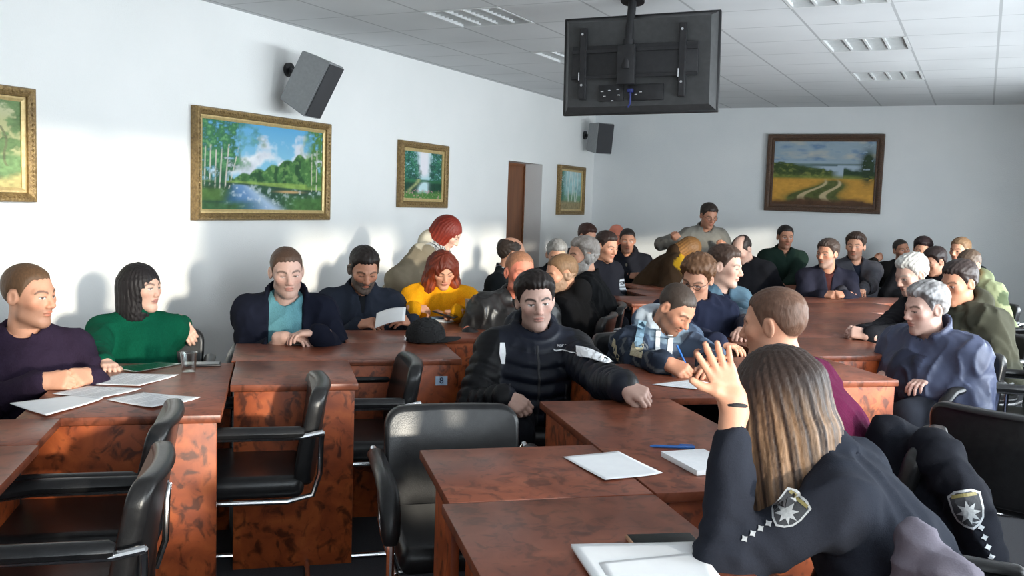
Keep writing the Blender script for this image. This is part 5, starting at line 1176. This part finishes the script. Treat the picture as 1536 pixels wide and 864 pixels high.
for sx in (-.10, .11): strip('M2', 'outer', 'pocket_seam', [g.N - g.Z*t + g.Y*.18 + g.X*(sx*1.25 + .1*sx*(t-.2)) for t in (.20, .28, .36)], .005, M['dark_strap'], g.Y)
g = PEOPLE['M8']['fig']
M['cord'] = noise_mat('white_cotton_cord', (.75,.76,.76), (.84,.84,.84), 200, .8)
M['strap'] = noise_mat('pale_blue_strap', (.18,.30,.40), (.24,.37,.46), 150, .8); M['patch'] = noise_mat('tan_patch', (.35,.30,.18), (.48,.43,.30), 60, .7)
pxpatch('M8', 'outer', 'shoulder_strap', [(958,480), (970,482), (962,522), (950,519)], 4.6, M['strap'])
pxpatch('M8', 'outer', 'strap_patch', [(949,514), (966,517), (962,537), (945,533)], 4.58, M['patch'])
pxpatch('M8', 'outer', 'drawstring', [(984,492), (991,492), (989,541), (982,541)], 4.6, M['cord'])
pxpatch('M8', 'outer', 'drawstring', [(1002,502), (1010,503), (1006,547), (999,547)], 4.6, M['cord'])
onto('M8', 'outer', 'sleeve_patch', [([(-.026, -.020), (.026, -.020), (.026, .020), (-.026, .020)], 0)], g.sh['R'] + (g.el['R']-g.sh['R'])*.35 + g.X*.1, -g.X, g.Z, nrm(g.Y + g.X*.7), (M['patch'],))
hd_, D8 = g.wr['R'], g.hd['R'][0]; tip = hd_ + D8*.15 - UP*.055
pen(at(1036, 561, TT+.004) , at(1036, 561, TT+.004) + nrm(hvec(-70)*.45 + UP*.85 + hvec(0)*.2)*.145, .0045, 'blue pen held upright by the writing man', M['blue_plastic'])
# the sheet the bearded man reads
Q = [pt(565, 470, 5.50), pt(609, 461, 5.50), pt(607, 482, 5.36), pt(562, 493, 5.38)]
O = np.mean(Q, 0); k = 10; u, v = np.meshgrid(np.linspace(0, 1, k), np.linspace(0, 1, k), indexing='ij')
gr = (Q[0]*((1-u)*(1-v))[..., None] + Q[1]*(u*(1-v))[..., None] + Q[2]*(u*v)[..., None] + Q[3]*((1-u)*v)[..., None]) + np.array((0, 0, 1.))*(.012*np.sin(u*3.1))[..., None] - O
i, j = np.meshgrid(np.arange(k-1), np.arange(k-1), indexing='ij'); q = (i*k+j).ravel()
o = link('paper_sheet', np_mesh('paper_sheet', gr.reshape(-1, 3), np.stack([q, q+k, q+k+1, q+1], 1), None, (M['paper'],)), None, O); tag(o, 'white sheet held up in both hands by the bearded man at the left wall', 'paper', 'papers on the tables')
md = o.modifiers.new('thickness', 'SOLIDIFY'); md.thickness = .0012
# phone held by the woman in yellow
c = pt(668, 471, 5.74); b = MB(); b.box((0, 0, 0), (.074, .15, .009), frame_rot := Matrix([[float(x) for x in r_] for r_ in frame(-70, -12, 0)]), .003); o = b.build('phone', M['rubber'], None, c); tag(o, 'black phone in the left hand of the woman in yellow', 'phone')
b = MB(); b.box(Vector(frame(-70, -12, 0)[:, 2]*.005), (.066, .138, .001), frame_rot); b.build('screen', M['screen'], o)
# glasses
def glasses(key, m):
    d = PEOPLE[key]; g = d['fig']; b = MB(); W3 = lambda q: g.hw(q) - d['O']
    for s in (-1, 1):
        b.tube([W3((s*(.032 + .021*math.cos(a)), .097, .003 + .017*math.sin(a))) for a in np.linspace(0, 2*math.pi, 17)], .0016, 6)
        b.tube([W3((s*.053, .096, .006)), W3((s*.074, .06, .008)), W3((s*.081, -.005, .010)), W3((s*.080, -.02, -.004))], .0016, 6)
    b.tube([W3((-.011, .099, .006)), W3((0, .102, .009)), W3((.011, .099, .006))], .0016, 6); b.build('glasses', m, d['root'])
glasses('M6', M['rubber']); glasses('B4', M['rubber'])
def watch(key, k, m, r=.031, t=.45):
    d = PEOPLE[key]; g = d['fig']; D = nrm(g.wr[k] - g.el[k]); c = g.wr[k] - D*.012; a = nrm(np.cross(D, UP)); b2 = np.cross(D, a); b = MB()
    b.tube([c + (a*math.cos(x) + b2*math.sin(x))*r - d['O'] for x in np.linspace(0, 2*math.pi, 25)], .006, 8); U = nrm(g.hd[k][1]); b.cyl(c + U*(r + .001) - d['O'], .016, .009, rot=Vector(U).to_track_quat('Z', 'Y').to_matrix()); b.build('wristwatch', m, d['root'])
NSH[0] = np.zeros(3)
watch('R5', 'L', M['black_metal'], .027); watch('R1', 'R', M['chrome'], .033); watch('L5', 'L', M['chrome'], .031)

# ------------------------------------------------------------------ their chairs
for key, lb in (('L1','heavy man in the purple sweater'),('L2','woman in the green turtleneck'),('L3','broad man in teal'),('L4','man reading the sheet'),('L5','woman in yellow'),('L7','balding man in the suit'),('M1','ruddy man in leather'),('M2','frowning man in the padded jacket'),
                ('M3','brown haired man in the parka'),('M4','grey bearded man'),('M5','half hidden grey haired man'),('B2','man with striped sleeves'),('B3','cropped man near the back corner'),('B7','man in dark green'),('B8','grey stubbled man'),('B9','man in the quilted jacket'),('B10','man with the raised arm'),
                ('B14','man in light olive camouflage'),('R1','white haired man'),('R2','man in the winter coat'),('R3','man in the olive hooded jacket'),('M6','curly haired man'),('M7','young man in the vest'),('M8','man writing'),('R4','man in maroon'),('R5','woman in uniform'),('B6','bowing bald man'),('B12','brown haired person facing left'),('B13','fair haired man')):
    g = PEOPLE[key]['fig']; h = g.byaw if key != 'L2' else 165
    chair(g.Pel + hvec(h)*.055 + (hvec(95)*.08 if key == 'L2' else 0), h, 'black leather armchair under the ' + lb, 'occupied black armchairs')

# ------------------------------------------------------------------ clothes hung on chairs
def drape(name, label, cat, fn, lo, hi, h, col, m='fabric', base=None):
    p_, f_ = sdf_mesh(fn, lo, hi, h); O = np.array(base) if base is not None else p_.mean(0)
    o = link(name, np_mesh(name, p_ - O, f_, np.tile(np.array(lin(col)), (len(p_), 1)), (M[m],)), None, O); tag(o, label, cat); return o, p_, f_, O
A1, A2, A3 = pt(1335, 655, 3.05), pt(1405, 690, 2.95), pt(1395, 850, 2.80); S1, S2, S3 = pt(1398, 668, 2.90), pt(1447, 745, 2.76), pt(1478, 835, 2.70)
def jk(P):
    d = rc(P, A1, A2, .045, .060); d = smin(d, rc(P, A2, A3, .08, .10, .010, .09), .05); d = smin(d, rc(P, A1, pt(1330, 800, 2.95), .06, .11), .08)
    s = smin(rc(P, S1, S2, .070, .066, .006, .09), rc(P, S2, S3, .066, .056, .006, .07), .03); return smin(d, s, .03) + .009*snoise(P, 20, 2.) - .012*((1 - np.abs(snoise(P, 26, 4.)))**3 - .35) + .003*snoise(P, 60, 1.)
o, p_, f_, O = drape('uniform_jacket', 'dark police jacket with a star shield hung over a chair at the lower right', 'jacket', jk, *bb([A1, A2, A3, S3, pt(1330, 800, 2.95)], .16), .010, (22,24,31))
PEOPLE['JK'] = dict(root=o, O=O, made={'outer': (o, p_, f_)})
axj = nrm(S3 - S2); star_badge('JK', 'outer', pt(1452, 765, 2.72), CAM - pt(1452, 765, 2.72), nrm(UP + hvec(-90)*.35), 1.25, nm='star_shield')
dn = nrm(CAM - pt(1480, 815, 2.7)); onto('JK', 'outer', 'rank_pips', [(star_pts(4, .010, .006, 0, .045 - .028*i), 0) for i in range(4)], pt(1480, 815, 2.69), np.cross(nrm(axj), dn), -axj, dn, (M['silver'],))
C1, C2, C3 = pt(1372, 806, 1.90), pt(1432, 880, 1.80), pt(1385, 940, 1.85)
def gc(P): return smin(rc(P, C1, C2, .028, .055, .004, .06), rc(P, C1, C3, .03, .075), .04) + .005*snoise(P, 34, 5.) - .010*((1 - np.abs(snoise(P, 40, 3.)))**3 - .3)
drape('grey_coat', 'grey coat bunched behind the woman in uniform at the bottom right', 'coat', gc, *bb([C1, C2, C3], .14), .009, (118,112,122))

# ------------------------------------------------------------------ light
def area(name, loc, rot, sx, sy, power, col):
    l = bpy.data.lights.new(name, 'AREA'); l.shape = 'RECTANGLE'; l.size = sx; l.size_y = sy; l.energy = power; l.color = col
    o = bpy.data.objects.new(name, l); COL.objects.link(o); o.location = loc; o.rotation_euler = rot; return o
SKYF = (.25, .5, .95, 1.15, 1.25, 1.25)                      # lamp strength per window, turned down near the camera to darken the foreground
for i, (y0, y1) in enumerate(WIN):
    area('window_daylight', (XR+.28, (y0+y1)/2, (WZ0+WZ1)/2), (0, R(90), 0), WZ1-WZ0, y1-y0, SKYW*SKYF[i], (.90,.95,1.0))
sl = bpy.data.lights.new('sun', 'SUN'); sl.energy = SUNW; sl.angle = R(2.2); sl.color = (1.0,.89,.75); so = bpy.data.objects.new('sun', sl); COL.objects.link(so)
dv = Vector((-1.08, .65, -math.tan(R(SUNEL))*1.26)); so.rotation_euler = dv.to_track_quat('-Z', 'Y').to_euler()
w = bpy.data.worlds.new('world'); SC.world = w; w.use_nodes = True; w.node_tree.nodes['Background'].inputs[0].default_value = (.62,.76,1.0,1); w.node_tree.nodes['Background'].inputs[1].default_value = .6
# ------------------------------------------------------------------ camera
cd = bpy.data.cameras.new('camera'); cd.sensor_width = 36; cd.lens = F_/W_*36; cd.clip_start = .05
co = bpy.data.objects.new('camera', cd); COL.objects.link(co)
A = np.stack([c2w(*RC[0]), -c2w(*RC[1]), -c2w(*RC[2])], 1); m4 = Matrix.Identity(4)
for i in range(3):
    for j in range(3): m4[i][j] = float(A[i, j])
m4.translation = Vector([float(q) for q in CAM]); co.matrix_world = m4; SC.camera = co
vs_ = SC.view_settings; vs_.view_transform = 'Standard'; vs_.look = 'None'; vs_.gamma = 1.0; vs_.exposure = EXPO; vs_.use_curve_mapping = False
try: SC.cycles.use_denoising = True
except Exception: pass
